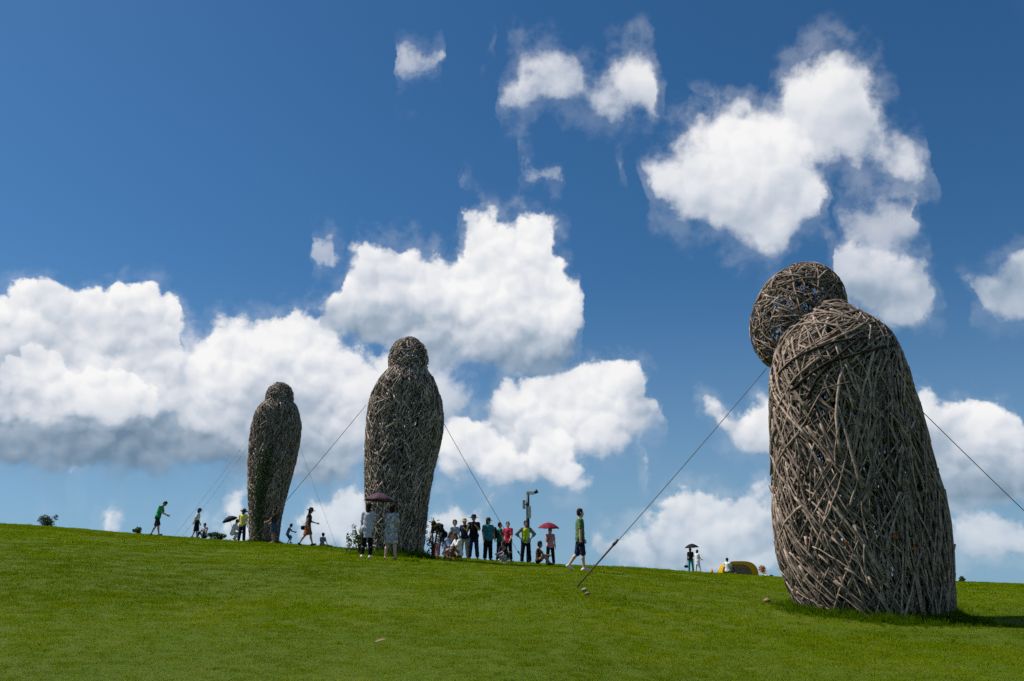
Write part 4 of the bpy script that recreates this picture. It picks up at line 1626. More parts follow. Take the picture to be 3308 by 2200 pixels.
def people():
    # -------- left part of the skyline
    p, Y = stand(515, 1734, 1622, 1.60)
    person('person in a bright green t-shirt and dark shorts walking right with bowed head', p, 1.64, yw(84), legs=WALK, arms=((22, 6, 62, -8), (16, 6, 66, -8)), lean=9, bend=10, nod=38,
           hair=('short', None), top=('t_shirt', C_GREEN, 0.75, 0.12, 0.01), bottom=('shorts', C_DARK, 1.0), shoes=SHOE_T)
    p, Y = stand(640, 1741, 1648, 1.50)
    person('person in a black dress and dark sun hat walking right on the skyline', p, 1.52, yw(80), legs=((10, 2, 4, 2), (-8, 2, -22, 2)), arms=((-22, 14, -16, 10), (6, 6, 20, 2)), lean=4, nod=8, female=True,
           hair=('mid', BLACKHAIR), hat=('brim', HAT_D), top=('blouse', C_WHITE, 0.8, -0.12, 0.0), bottom=('dress_skirt', C_BLACK, 1.15), shoes=SHOE_T)
    Y = 51.0
    p = sole(660, 1742, Y)
    person('person sitting low on the far side of the crest beside the round bush', p, 1.55, yw(200), legs=((126, 12, 24, 6), (124, 14, 22, 6)), arms=((30, 10, 55, 0), (30, 10, 55, 0)), lean=6, sit=True, skin=1,
           hair=('short', None), top=('t_shirt', C_PALE, 0.7, 0.05, 0.0), bottom=('trousers', C_NAVY, 1.9), h=0.022)
    Y = 47.0
    p = sole(748, 1750, Y)
    person('person in white crouching under the navy parasol', p, 1.60, yw(60), legs=((95, 14, -45, 8), (98, 12, -40, 6)), arms=((40, 8, 120, 4), (40, 8, 60, 0)), lean=12, bend=8, sit=True,
           hair=('short', None), top=('shirt', C_WHITE, 1.6, 0.10, 0.02), bottom=('trousers', C_WHITE, 1.9), h=0.02)
    umbrella('small navy parasol tilted over the crouching person in white', p + np.array([-0.06, 0.05, 0.72]), np.array([-0.35, 0.0, 0.9]), 0.42, 0.42, NAVY_U, Y)
    p, Y = stand(788, 1749, 1645, 1.66)
    person('person in a yellow t-shirt and brown hat, back turned, left of the farthest figure', p, 1.66, yw(14), legs=STANDING, arms=((-2, 14, 6, 6), (6, 10, 22, 2)), side_lean=0, nod=14, turn_head=30,
           hair=('mid', BROWNHAIR), hat=('brim', HAT_BR), top=('t_shirt', C_YELLOW, 0.75, 0.12, 0.01), bottom=('trousers', C_NAVY, 1.95), shoes=SHOE_B, build=1.08)
    p, Y = stand(888, 1759, 1652, 1.62)
    person('person with long brown hair and a denim skirt in front of the farthest figure', p, 1.62, yw(-70), legs=((6, 3, -2, 3), (-4, 3, -10, 3)), arms=((24, 8, 68, 0), (30, 8, 74, 0)), nod=8, female=True, skin=1,
           hair=('long', BROWNHAIR), top=('vest', C_DARK, 0.25, 0.02, 0.0), bottom=('skirt', C_DENIM, 0.80), shoes=SHOE_T)
    p, Y = stand(930, 1764, 1702, 0.98)
    person('small child in a grey shirt leaning forward beside the striding person', p, 1.10, yw(78), legs=((58, 6, -8, 4), (34, 6, -28, 4)), arms=((38, 6, 70, -4), (48, 6, 76, -4)), lean=14, bend=8, child=True,
           hair=('short', None), top=('t_shirt', C_GREY, 0.8, 0.08, 0.0), bottom=('shorts', C_TURQ, 1.0), shoes=SHOE_B)
    p, Y = stand(998, 1770, 1648, 1.70)
    r_, J = person('person in a dark hat and rust coloured skirt striding right with a shoulder bag', p, 1.70, yw(82), legs=((22, 2, 15, 2), (-16, 2, -34, 2)), arms=((-14, 8, 10, 2), (20, 6, 74, 0)), lean=5, nod=8, female=True, skin=0,
                   hair=('mid', BLACKHAIR), hat=('brim', HAT_D), top=('blouse', C_DARK, 0.4, 0.05, 0.0), bottom=('skirt', C_RUST, 0.95), shoes=SHOE_B)
    bag_('dark shoulder bag swinging behind the striding person', p + J['hip1'] + np.array([-0.16, 0.02, -0.02]), 0.30, C_BLACK, J['sh1'] + p)
    p = sole(1040, 1775, 44.5)
    person('child in a grey shirt sitting with back turned, right of the striding person', p, 1.15, yw(20), legs=((84, 38, 78, -62), (84, 38, 78, -62)), arms=((20, 14, 50, 2), (20, 14, 50, 2)), lean=4, child=True, sit=True,
           hair=('short', None), top=('t_shirt', C_GREY, 0.8, 0.08, 0.0), bottom=('shorts', C_DARK, 1.0))
    # -------- pair in front of the middle figure
    p, Y = stand(1192, 1794, 1619, 1.62)
    p[2] = max(p[2], hill(p[0], p[1]))
    r_, J = person('person with long dark hair under the purple umbrella in a pale tunic and black leggings', p, 1.62, yw(6), legs=((8, 0, 4, 0), (-6, 2, -10, 2)), arms=((26, 8, 118, -4), (4, 10, 12, 4)), nod=4, female=True,
                   hair=('long', BLACKHAIR), top=('tunic', C_STRIPE, 0.9, 0.30, 0.03), bottom=('leggings', C_BLACK, 1.9), shoes=SHOE_W)
    umbrella('purple umbrella held up beside the middle figure', p + J['wr0'] + np.array([0.02, 0.06, 0.0]), np.array([0.05, 0.02, 1.0]), 0.46, 0.58, PURPLE_U, Y)
    p, Y = stand(1268, 1799, 1622, 1.64)
    person('person with dark red hair in a knee length grey printed dress, back turned', p, 1.64, yw(4), legs=((-4, 5, -4, 5), (6, 5, -4, 5)), arms=((14, 8, 60, -14), (16, 8, 62, -14)), nod=10, female=True, build=1.06,
           hair=('mid', REDHAIR), top=('dress', C_PRINT, 0.95, 0.10, 0.02), bottom=('dress_skirt', C_PRINT, 0.92), shoes=SHOE_T, skin=2)
    # -------- the group of onlookers
    Y = 33.5
    p = sole(1428, 1797, Y)
    person('person in black bending far forward at the left end of the onlookers', p, 1.68, yw(-150), legs=((14, 5, -4, 4), (8, 5, -6, 4)), arms=((10, 8, 30, 0), (14, 8, 34, 0)), lean=36, bend=24, nod=22, build=1.1,
           hair=('short', None), top=('t_shirt', C_BLACK, 0.95, 0.10, 0.0), bottom=('trousers', C_DENIM, 1.9), shoes=SHOE_B)
    p = sole(1411, 1800, 32.6)
    person('small child in a white top and pink striped trousers beside the bending person', p, 0.98, yw(70), legs=STANDING, arms=((8, 10, 30, 2), (8, 10, 30, 2)), child=True,
           hair=('short', None), top=('t_shirt', C_WHITE, 0.8, 0.08, 0.02), bottom=('trousers', C_PINKCHECK, 1.9), shoes=SHOE_W)
    p = sole(1467, 1801, 35.0)
    person('boy in a pale blue checked shirt standing behind the seated pair', p, 1.42, yw(150), legs=STANDING, arms=((4, 12, 14, 6), (4, 12, 14, 6)), turn_head=20, child=True,
           hair=('short', None), top=('shirt', C_CHECK, 0.8, 0.10, 0.01), bottom=('trousers', C_KHAKI, 1.9), shoes=SHOE_B)
    p = sole(1438, 1800, 33.0)
    person('person in pale blue sitting on the grass, left one of the seated pair', p, 1.62, yw(110), legs=((122, 12, 20, 4), (84, 36, 76, -58)), arms=((34, 8, 62, -6), (34, 8, 62, -6)), lean=10, bend=8, nod=12, sit=True,
           hair=('mid', BROWNHAIR), top=('shirt', C_SKY, 1.2, 0.10, 0.02), bottom=('trousers', C_SKY, 1.8))
    p = sole(1484, 1801, 32.4)
    person('light haired person in white sitting on the grass, right one of the seated pair', p, 1.60, yw(-120), legs=((84, 36, 76, -58), (124, 12, 22, 6)), arms=((30, 8, 60, -6), (34, 8, 66, -6)), lean=10, bend=6, nod=10, sit=True,
           hair=('mid', FAIRHAIR), top=('shirt', C_WHITE, 0.9, 0.10, 0.02), bottom=('trousers', C_BROWN, 1.9), skin=1)
    p, Y = stand(1501, 1803, 1678, 1.58)
    person('person in a dark shirt, straw hat and khaki trousers with raised forearms', p, 1.58, yw(196), legs=STANDING, arms=((28, 16, 112, -4), (34, 10, 116, -10)), nod=6, female=True,
           hair=('mid', BROWNHAIR), hat=('brim', STRAW), top=('t_shirt', C_NAVY, 0.8, 0.10, 0.02), bottom=('trousers', C_KHAKI, 1.95), shoes=SHOE_T, skin=2)
    p, Y = stand(1531, 1806, 1664, 1.78)
    person('tall person all in black with a wide black hat holding up a phone', p, 1.76, yw(186), legs=((2, 5, 0, 5), (-2, 5, -3, 5)), arms=((30, 12, 120, -14), (30, 12, 118, -16)), nod=6, build=1.06,
           hair=('short', None), hat=('brim', HAT_D), top=('shirt', C_BLACK, 0.95, 0.14, 0.01), bottom=('trousers', C_NAVY, 1.95), shoes=SHOE_B)
    p, Y = stand(1577, 1805, 1670, 1.70)
    person('person in a teal shirt and brown cap looking right', p, 1.70, yw(150), legs=((3, 5, 0, 5), (-3, 5, -4, 5)), arms=((2, 12, 20, 4), (4, 12, 20, 4)), turn_head=-40, build=1.16,
           hair=('mid', BROWNHAIR), hat=('cap', HAT_BR), top=('shirt', C_TEAL, 0.85, 0.12, 0.02), bottom=('trousers', C_BLACK, 1.95), shoes=SHOE_B)
    p, Y = stand(1614, 1804, 1681, 1.60)
    r_, J = person('person in a bottle green shirt with a dark backpack next to the red shirt', p, 1.60, yw(70), legs=((3, 4, 0, 4), (-3, 4, -4, 4)), arms=((6, 10, 30, 0), (6, 10, 30, 0)), turn_head=20,
                   hair=('short', None), top=('shirt', C_DKGREEN, 0.85, 0.12, 0.01), bottom=('trousers', C_BLACK, 1.95), shoes=SHOE_B)
    backpack('dark backpack on the back of the person in the bottle green shirt', p + J['chest'] + np.array([-0.20, -0.07, -0.02]), R(70), C_BLACK)
    p, Y = stand(1641, 1806, 1679, 1.64)
    person('person in a bright red shirt and black trousers among the onlookers', p, 1.64, yw(-150), legs=STANDING, arms=((4, 12, 16, 4), (10, 10, 40, 0)), turn_head=-30, skin=2,
           hair=('short', None), top=('t_shirt', C_RED, 0.8, 0.12, 0.01), bottom=('trousers', C_BLACK, 1.95), shoes=SHOE_B)
    p = sole(1613, 1808, 33.0)
    person('child in dark clothes squatting in front of the green shirt', p, 1.15, yw(110), legs=((104, 14, -48, 8), (104, 14, -48, 8)), arms=((50, 6, 74, -6), (50, 6, 74, -6)), lean=14, bend=8, sit=True, child=True, skin=1,
           hair=('short', None), top=('t_shirt', C_NAVY, 0.7, 0.06, 0.0), bottom=('trousers', C_NAVY, 1.8), shoes=SHOE_W)
    p = sole(1640, 1809, 32.6)
    person('child with pale trousers squatting in front of the red shirt', p, 1.12, yw(-100), legs=((104, 14, -48, 8), (104, 14, -48, 8)), arms=((50, 6, 74, -6), (50, 6, 74, -6)), lean=14, bend=8, sit=True, child=True, skin=1,
           hair=('short', None), top=('t_shirt', C_DARK, 0.7, 0.06, 0.0), bottom=('trousers', C_SKY, 1.8), shoes=SHOE_W)
    p, Y = stand(1698, 1808, 1673, 1.70)
    r_, J = person('person with hands on hips in a lime green vest over grey sleeves', p, 1.70, yw(174), legs=((4, 7, 2, 5), (-2, 7, -4, 5)), arms=((-14, 46, 22, -38), (-14, 46, 22, -38)), turn_head=-8, build=1.06,
                   hair=('short', None), top=('shirt', C_GREY, 1.55, 0.10, 0.01), bottom=('trousers', C_BLACK, 1.95), shoes=SHOE_B)
    vest(r_, J, C_LIME, R(174), 1.70 / 1.72)
    p = sole(1738, 1822, 31.0)
    person('child in dark shorts sitting with raised knees beside the lime vest', p, 1.30, yw(100), legs=((128, 8, 24, 4), (122, 10, 30, 6)), arms=((46, 6, 78, -8), (46, 6, 78, -8)), lean=-2, bend=12, sit=True, child=True, skin=1,
           hair=('short', None), top=('t_shirt', C_BROWN, 0.7, 0.06, 0.0), bottom=('shorts', C_BLACK, 1.0), shoes=SHOE_B)
    p, Y = stand(1777, 1822, 1706, 1.50)
    r_, J = person('person in a pink shirt and black trousers under the red umbrella', p, 1.52, yw(176), legs=((3, 6, 1, 6), (-2, 5, -2, 5)), arms=((16, 10, 132, -10), (2, 12, 8, 8)), nod=0, female=True,
                   hair=('mid', BLACKHAIR), top=('polo_shirt', C_PINKCHECK, 0.7, 0.12, 0.01), bottom=('trousers', C_BLACK, 1.97), shoes=SHOE_B, skin=2)
    umbrella('red umbrella held over the person in the pink shirt', p + J['wr0'] + np.array([0.04, -0.04, 0.0]), np.array([0.02, -0.10, 1.0]), 0.46, 0.40, RED_U, Y)
    p, Y = stand(1872, 1848, 1655, 1.75, -1.3)
    r_, J = person('person in a green checked shirt and navy shorts walking right alone across the grass', p, 1.70, yw(84), legs=((8, 2, 3, 2), (-10, 2, -38, 2)), arms=((-6, 8, 0, 4), (8, 8, 26, 2)), nod=2, turn_head=4,
                   hair=('short', None), top=('shirt', C_GREENCHECK, 0.85, 0.14, 0.015), bottom=('shorts', C_NAVY, 1.02), shoes=SHOE_W, skin=2)
    pouch('small black pouch in the hand of the person walking alone', p + J['wr0'] + J['fd0'] * 0.12, 0.15, C_BLACK)
    # -------- far right
    p, Y = stand(2229, 1848, 1769, 1.62)
    r_, J = person('person in a black top and turquoise trousers under the black umbrella', p, 1.62, yw(20), legs=STANDING, arms=((20, 8, 128, -4), (4, 14, 10, 10)), female=True,
                   hair=('mid', BLACKHAIR), top=('t_shirt', C_BLACK, 0.7, 0.06, 0.0), bottom=('trousers', C_TURQ, 1.95), shoes=SHOE_B)
    umbrella('black umbrella above the far pair', p + J['wr0'] + np.array([-0.05, 0, 0]), np.array([-0.06, 0.0, 1.0]), 0.50, 0.48, BLACK_U, Y)
    bag_('dark bag hanging from the hand of the person in turquoise trousers', p + J['wr1'] + J['fd1'] * 0.1 + np.array([-0.05, 0, -0.28]), 0.28, C_NAVY, p + J['wr1'] + J['fd1'] * 0.1)
    p, Y = stand(2251, 1849, 1775, 1.55)
    person('person dressed all in white beside the black umbrella', p, 1.55, yw(60), legs=((6, 6, 2, 6), (-6, 6, -8, 6)), arms=((14, 8, 66, -6), (14, 8, 66, -6)), nod=8, female=True,
           hair=('mid', BLACKHAIR), top=('tunic', C_WHITE, 1.0, 0.30, 0.03), bottom=('trousers', C_WHITE, 1.95), shoes=SHOE_W)
    p = sole(2352, 1857, 56.0)
    person('person in a white t-shirt sitting in front of the yellow tent', p, 1.60, yw(40), legs=((124, 14, 24, 6), (122, 14, 22, 6)), arms=((20, 12, 40, 4), (20, 12, 40, 4)), lean=0, sit=True,
           hair=('short', None), top=('t_shirt', C_WHITE, 0.8, 0.10, 0.02), bottom=('trousers', C_NAVY, 1.8), h=0.022)
    p = sole(2470, 1866, 56.0)
    person('small child in white sitting to the right of the yellow tent', p, 0.95, yw(200), legs=((86, 20, 82, 10), (86, 20, 82, 10)), arms=((30, 20, 60, 10), (30, 20, 60, 10)), child=True, sit=True,
           hair=('short', None), top=('t_shirt', C_WHITE, 0.8, 0.06, 0.0), bottom=('shorts', C_WHITE, 1.0), h=0.022)


# ------------------------------------------------------------------ umbrellas, bags, a vest
def canopy_mat(name, col):
    return principled(name, col, 0.75, 0.2, noise=(9, tuple(c * .85 for c in col), .4), transl=0.35)


PURPLE_U = canopy_mat('purple_canopy', (0.135, 0.070, 0.105))
RED_U = canopy_mat('red_canopy', (0.30, 0.020, 0.045))
BLACK_U = canopy_mat('black_canopy', (0.018, 0.018, 0.02))
NAVY_U = canopy_mat('navy_canopy', (0.015, 0.022, 0.055))
POLE = principled('umbrella_pole', (0.25, 0.25, 0.26), 0.35, 0.5, metallic=0.8)
HANDLE = principled('umbrella_handle', (0.03, 0.025, 0.02), 0.4, 0.4)


def umbrella(label, grip, axis, radius, shaft, mat, Y):
    """grip: world point of the hand; the canopy sits shaft metres above it along axis"""
    grip = np.asarray(grip, float)
    ax = np.asarray(axis, float)
    ax /= np.linalg.norm(ax)
    root = tag(empty('umbrella', grip), label, 'umbrella')
    e1 = np.cross(ax, [0, 1, 0.01])
    e1 /= np.linalg.norm(e1)
    e2 = np.cross(ax, e1)
    top = ax * shaft
    n, rings = 8, 5
    V, F = [], []
    for lay in (0, 1):
        for i in range(rings + 1):
            q = i / rings
            for k in range(n * 4):
                a = 2 * np.pi * k / (n * 4)
                bet = abs((k % 4) - 2) / 2.0                  # 1 on a rib, 0 between ribs
                rr = radius * q * (1 - 0.06 * (1 - bet) * q)
                z = radius * 0.50 * (1 - q ** 1.9) - (1 - bet) * 0.018 * q - lay * 0.006
                V.append(top + ax * z + (e1 * math.cos(a) + e2 * math.sin(a)) * rr)
    m = n * 4
    for lay in (0, 1):
        o = lay * m * (rings + 1)
        for i in range(rings):
            for k in range(m):
                a, b = o + i * m + k, o + i * m + (k + 1) % m
                F.append((a, b, b + m, a + m) if lay == 0 else (a, a + m, b + m, b))
    o = m * (rings + 1)
    for k in range(m):
        a, b = rings * m + k, rings * m + (k + 1) % m
        F.append((a, b, b + o, a + o))
    mesh_object('canopy', V, F, mat, root)
    apex = top + ax * radius * 0.50
    v, f = tube([ax * -0.10, ax * 0.1, apex + ax * 0.0], 0.0075, 6)
    mesh_object('shaft', v, f, POLE, root)
    v, f = tube([apex - ax * .01, apex + ax * 0.03, apex + ax * 0.065], [0.012, 0.009, 0.004], 6)
    mesh_object('finial', v, f, HANDLE, root)
    v, f = tube([ax * 0.03, ax * -0.10, ax * -0.15 + e1 * 0.01, ax * -0.165 + e1 * 0.035, ax * -0.14 + e1 * 0.055], 0.013, 6)
    mesh_object('handle', v, f, HANDLE, root)
    for k in range(n):
        a = 2 * np.pi * (k * 4) / m
        d = e1 * math.cos(a) + e2 * math.sin(a)
        pts = [top + ax * (radius * 0.50 * (1 - q ** 1.9) - 0.012) + d * radius * q for q in (0.02, 0.35, 0.7, 1.0)]
        v, f = tube(pts, 0.0045, 4)
        mesh_object('rib', v, f, POLE, root)
    return root


def bag_(label, c, size, mat, hang):
    c = np.asarray(c, float)
    root = tag(empty('handbag', c), label, 'bag')
    pr = [dict(a=np.array([-size * .25, 0, -size * .1]), b=np.array([size * .25, 0, -size * .1]), ra=size * .36, rb=size * .36, flat=((0, 1, 0), 0.45), cuts=[((0, 0, size * .2), (0, 0, 1))])]
    grow('pouch', pr, mat, root, 0.02, 0.02, fold=.004)
    hl = np.asarray(hang, float) - c
    v, f = tube([np.array([-size * .22, 0, size * .15]), hl * 0.6 + [-.02, 0, 0], hl, hl * 0.6 + [.02, 0, 0], np.array([size * .22, 0, size * .15])], 0.010, 5)
    mesh_object('strap', v, f, HANDLE, root)


def pouch(label, c, size, mat):
    root = tag(empty('pouch', c), label, 'pouch')
    pr = [dict(a=np.array([-size * .3, 0, -.03]), b=np.array([size * .3, 0, -.03]), ra=size * .33, rb=size * .33, flat=((0, 1, 0), 0.5))]
    grow('case', pr, mat, root, 0.02, 0.014)
    v, f = tube([[-.04, 0, .02], [-.03, 0, .06], [.03, 0, .06], [.04, 0, .02]], 0.007, 5)
    mesh_object('strap', v, f, HANDLE, root)


def backpack(label, c, yaw, mat):
    c = np.asarray(c, float)
    root = tag(empty('backpack', c), label, 'backpack')
    d = np.array([math.sin(yaw), math.cos(yaw), 0])
    pr = [dict(a=np.array([0, 0, -0.13]), b=np.array([0, 0, 0.13]), ra=0.15, rb=0.13, flat=(d, 0.6))]
    grow('main_pocket', pr, mat, root, 0.02, 0.02, fold=.004)
    pr = [dict(a=np.array([0, 0, -0.12]) - d * 0.0 + np.array([-.07, 0, 0]), b=np.array([0, 0, -0.02]) + np.array([-.07, 0, 0]), ra=0.085, rb=0.08, flat=(d, 0.6))]
    grow('front_pocket', pr, C_DARK, root, 0.02, 0.018)


def vest(root, J, mat, yaw, S):
    fw = np.array([math.sin(yaw), math.cos(yaw), 0])
    up = np.array([0, 0, 1.0])
    pr = [dict(a=J['chest'] + up * 0.03, b=J['pel'] - up * 0.20 * S, ra=0.168 * S, rb=0.160 * S, flat=(fw, 0.86), cuts=[(J['pel'] - up * 0.11 * S, -up), (J['chest'] + up * 0.13, up)])]
    grow('vest', pr, mat, root, 0.02, 0.016, fold=.003)


people()


# ------------------------------------------------------------------ lamp post, tent, toys
def lamp_post():
    base = on_hill(1706, 39.0)
    root = tag(empty('lamp_post', base), 'dark post with a floodlight and pale panels rising behind the lime vest', 'lamp post')
    Y = base[1]
    top = at(1706, 1583, Y)[2] - base[2]
    dark = principled('dark_paint', (0.02, 0.022, 0.03), 0.5, 0.3)
    pale = principled('pale_panel', (0.62, 0.60, 0.52), 0.6, 0.3, noise=(6, (0.45, 0.42, 0.35), .4))
    v, f = tube([[0, 0, -0.2], [0, 0, top * .5], [0, 0, top - 0.1]], [0.085, 0.08, 0.075], 10)
    mesh_object('post', v, f, dark, root)
    v, f = box([0.06, -0.10, at(1706, 1655, Y)[2] - base[2]], [0.16, 0.05, 0.52])
    mesh_object('panel', v, f, pale, root, smooth=False)
    v, f = box([-0.17, -0.02, at(1700, 1630, Y)[2] - base[2]], [0.13, 0.16, 0.38])
    mesh_object('speaker', v, f, principled('grey_box', (0.45, 0.42, 0.36), 0.6, 0.3), root, smooth=False)
    v, f = box([-0.09, -0.02, at(1700, 1630, Y)[2] - base[2]], [0.08, 0.05, 0.05])
    mesh_object('bracket', v, f, dark, root, smooth=False)
    bg = Bag()
    c = np.array([0.12, -0.05, top - 0.14])
    bg.add(*box(c, [0.34, 0.22, 0.12]))
    bg.add(*box(c + [-0.12, 0, -.1], [0.06, 0.06, 0.14]))
    fl = bg.build('floodlight', pale, root, smooth=False)
    v, f = box(c + [0.05, -0.113, -0.01], [0.20, 0.012, 0.085])
    mesh_object('lens', v, f, principled('lamp_lens', (0.7, 0.7, 0.68), 0.15, 0.5), fl, smooth=False)
    v, f = tube([c + [0.17, 0, 0.0], c + [0.24, -0.02, 0.05], c + [0.32, -0.04, 0.09]], [0.05, 0.085, 0.09], 10)
    mesh_object('camera_head', v, f, dark, root)


def tent():
    Y = 58.0
    b0, b1 = on_hill(2322, Y, 1858), on_hill(2438, Y, 1862)
    c = (b0 + b1) / 2
    w = b1[0] - b0[0]
    hgt = at(2380, 1808, Y)[2] - c[2]
    root = tag(empty('tent', c), 'yellow dome tent with a grey arched entrance on the skyline', 'tent')
    ycl = principled('yellow_tent_cloth', (0.72, 0.42, 0.015), 0.8, 0.2, noise=(3, (0.50, 0.28, 0.012), .4), transl=0.25)
    gcl = principled('grey_tent_cloth', (0.24, 0.18, 0.11), 0.9, 0.1, noise=(4, (0.18, 0.13, 0.08), .5))
    n, m = 28, 12
    V, F = [], []
    dp = w * 0.42
    for j in range(m + 1):
        y = -dp + 2 * dp * j / m
        k = 1.0 if y < 0 else math.sqrt(max(0.0, 1 - (y / dp) ** 2.6)) * 0.6 + 0.4
        for i in range(n + 1):
            a = math.pi * i / n
            V.append([-math.copysign(abs(math.cos(a)) ** 0.62, math.cos(a)) * w / 2 * k + 0.0, y, math.sin(a) ** 0.72 * hgt * k - 0.12])
    for j in range(m):
        for i in range(n):
            q = j * (n + 1) + i
            F.append((q, q + 1, q + n + 2, q + n + 1))
    mesh_object('canopy', V, F, ycl, root)
    # front: a grey panel set inside a yellow rim, with the dark arched way in
    def arc(k, y, x0=0.0, n=20):
        return [[x0 - math.copysign(abs(math.cos(a)) ** 0.62, math.cos(a)) * w / 2 * k, y, math.sin(a) ** 0.72 * hgt * k - 0.12] for a in np.linspace(0, math.pi, n)]
    fr = -dp
    V = arc(1.0, fr) + arc(0.79, fr - 0.02, -w * 0.08)
    mesh_object('rim', V, [(i, i + 1, 21 + i, 20 + i) for i in range(19)], ycl, root, smooth=False)
    mesh_object('front_panel', arc(0.80, fr + 0.03, -w * 0.08), [tuple(range(20))], gcl, root, smooth=False)
    V = arc(0.52, fr + 0.012, w * 0.0) + arc(0.50, fr + 0.35, w * 0.0)
    en = mesh_object('entrance', V, [(i, i + 1, 21 + i, 20 + i) for i in range(19)] + [tuple(range(20, 40))], principled('tent_inside', (0.12, 0.085, 0.045), 0.95, 0.05), root, smooth=False)
    for sx in (-1, 1):
        pts = [[sx * math.cos(a) * w / 2 * 0.99, -dp * 0.5 + dp * 1.0 * (a / math.pi), math.sin(a) ** 0.72 * hgt * 1.01 - 0.12] for a in np.linspace(0.02, math.pi - 0.02, 16)]
        v, f = tube(pts, 0.018, 5)
        mesh_object('tent_pole', v, f, principled('tent_pole_grey', (0.10, 0.09, 0.08), 0.5, 0.3), root)


def toys():
    p = on_hill(2463, 55.5, 1862)
    root = tag(empty('pinwheel', p), 'red and yellow toy pinwheel on a stick right of the yellow tent', 'toy')
    h = at(2463, 1838, 55.5)[2] - p[2]
    v, f = tube([[0, 0, -0.1], [0, 0, h * .5], [0, 0, h]], 0.012, 5)
    mesh_object('stick', v, f, principled('white_plastic', (0.7, 0.7, 0.7), 0.4, 0.4), root)
    ry = [principled('red_plastic', (0.55, 0.03, 0.02), 0.4, 0.4), principled('yellow_plastic', (0.72, 0.45, 0.03), 0.4, 0.4)]
    for k in range(8):
        a = 2 * math.pi * k / 8
        d, e = np.array([math.cos(a), 0, math.sin(a)]), np.array([-math.sin(a), 0, math.cos(a)])
        c = np.array([0, -0.03, h])
        r_ = 0.25
        V = [c, c + d * r_, c + d * r_ * .75 + e * r_ * .5 + [0, -.06, 0], c + e * r_ * .18 + [0, -.05, 0], c + [0, .008, 0], c + d * r_ + [0, .008, 0], c + d * r_ * .75 + e * r_ * .5 + [0, -.052, 0], c + e * r_ * .18 + [0, -.042, 0]]
        F = [(0, 1, 2, 3), (7, 6, 5, 4), (0, 4, 5, 1), (1, 5, 6, 2), (2, 6, 7, 3), (3, 7, 4, 0)]
        mesh_object('vane', V, F, ry[k % 2], root, smooth=False)
    p = on_hill(2300, 56.5, 1858)
    root = tag(empty('toy_cone', p), 'small orange cone on the grass left of the yellow tent', 'cone')
    og = principled('orange_plastic', (0.65, 0.16, 0.05), 0.5, 0.4)
    v, f = tube([[0, 0, 0.02], [0, 0, 0.15], [0, 0, 0.33]], [0.13, 0.085, 0.03], 12)
    mesh_object('cone', v, f, og, root)
    v, f = box([0, 0, 0.01], [0.34, 0.34, 0.03])
    mesh_object('base_plate', v, f, og, root, smooth=False)


# ------------------------------------------------------------------ plants
def leaf_mass(n, centre, radii, size, mat, r, sparse=0.35):
    """leaf-sized faces through a rounded volume with an uneven outline"""
    V, F = [], []
    lobes = [(r.normal(size=3) * 0.42, r.uniform(0.22, 0.55)) for _ in range(14)]
    while len(F) < n:
        q = r.uniform(-1, 1, 3)
        if not any(np.linalg.norm(q - c) < s * (0.65 + 0.35 * r.uniform()) for c, s in lobes):
            continue
        p = np.asarray(centre) + q * np.asarray(radii)
        if p[2] < -0.02:
            continue
        d = r.normal(size=3)
        d /= np.linalg.norm(d)
        e = np.cross(d, r.normal(size=3))
        e /= np.linalg.norm(e)
        s = size * r.uniform(0.6, 1.3)
        k = len(V)
        V += [p - d * s, p + e * s * .42, p + d * s, p - e * s * .42]
        F.append((k, k + 1, k + 2, k + 3))
    return np.array(V), F


LEAF = principled('leaf', (0.052, 0.088, 0.022), 0.55, 0.3, noise=(3, (0.028, 0.055, 0.014), .6), transl=0.3)
LEAF2 = principled('young_leaf', (0.075, 0.125, 0.020), 0.55, 0.3, noise=(4, (0.045, 0.085, 0.014), .6), transl=0.35)
BARK = principled('bark', (0.08, 0.06, 0.045), 0.9, 0.1, bump=(20, .6))


def bush(name, label, cat, base, w, h, n, size, mat, seed, trunk=0.25, flat=0.8):
    r = np.random.default_rng(seed)
    root = tag(empty(name, base), label, cat)
    bg = Bag()
    for i in range(5):
        a = r.uniform(0, 6.28)
        q = np.array([math.cos(a) * w * .3, math.sin(a) * w * .3, h * r.uniform(.55, .9)])
        bg.add(*tube([[0, 0, -0.3], q * [.3, .3, .45], q], [0.03 * h + .012, 0.02 * h + .008, 0.006], 5))
    bg.build('trunk' if cat == 'tree' else 'stem', BARK, root)
    v, f = leaf_mass(n, (0, 0, h * (trunk + (1 - trunk) / 2)), (w / 2, w / 2 * flat, h * (1 - trunk) / 2 * 1.12), size, mat, r)
    stuff(mesh_object('foliage', v, f, mat, root, smooth=False))


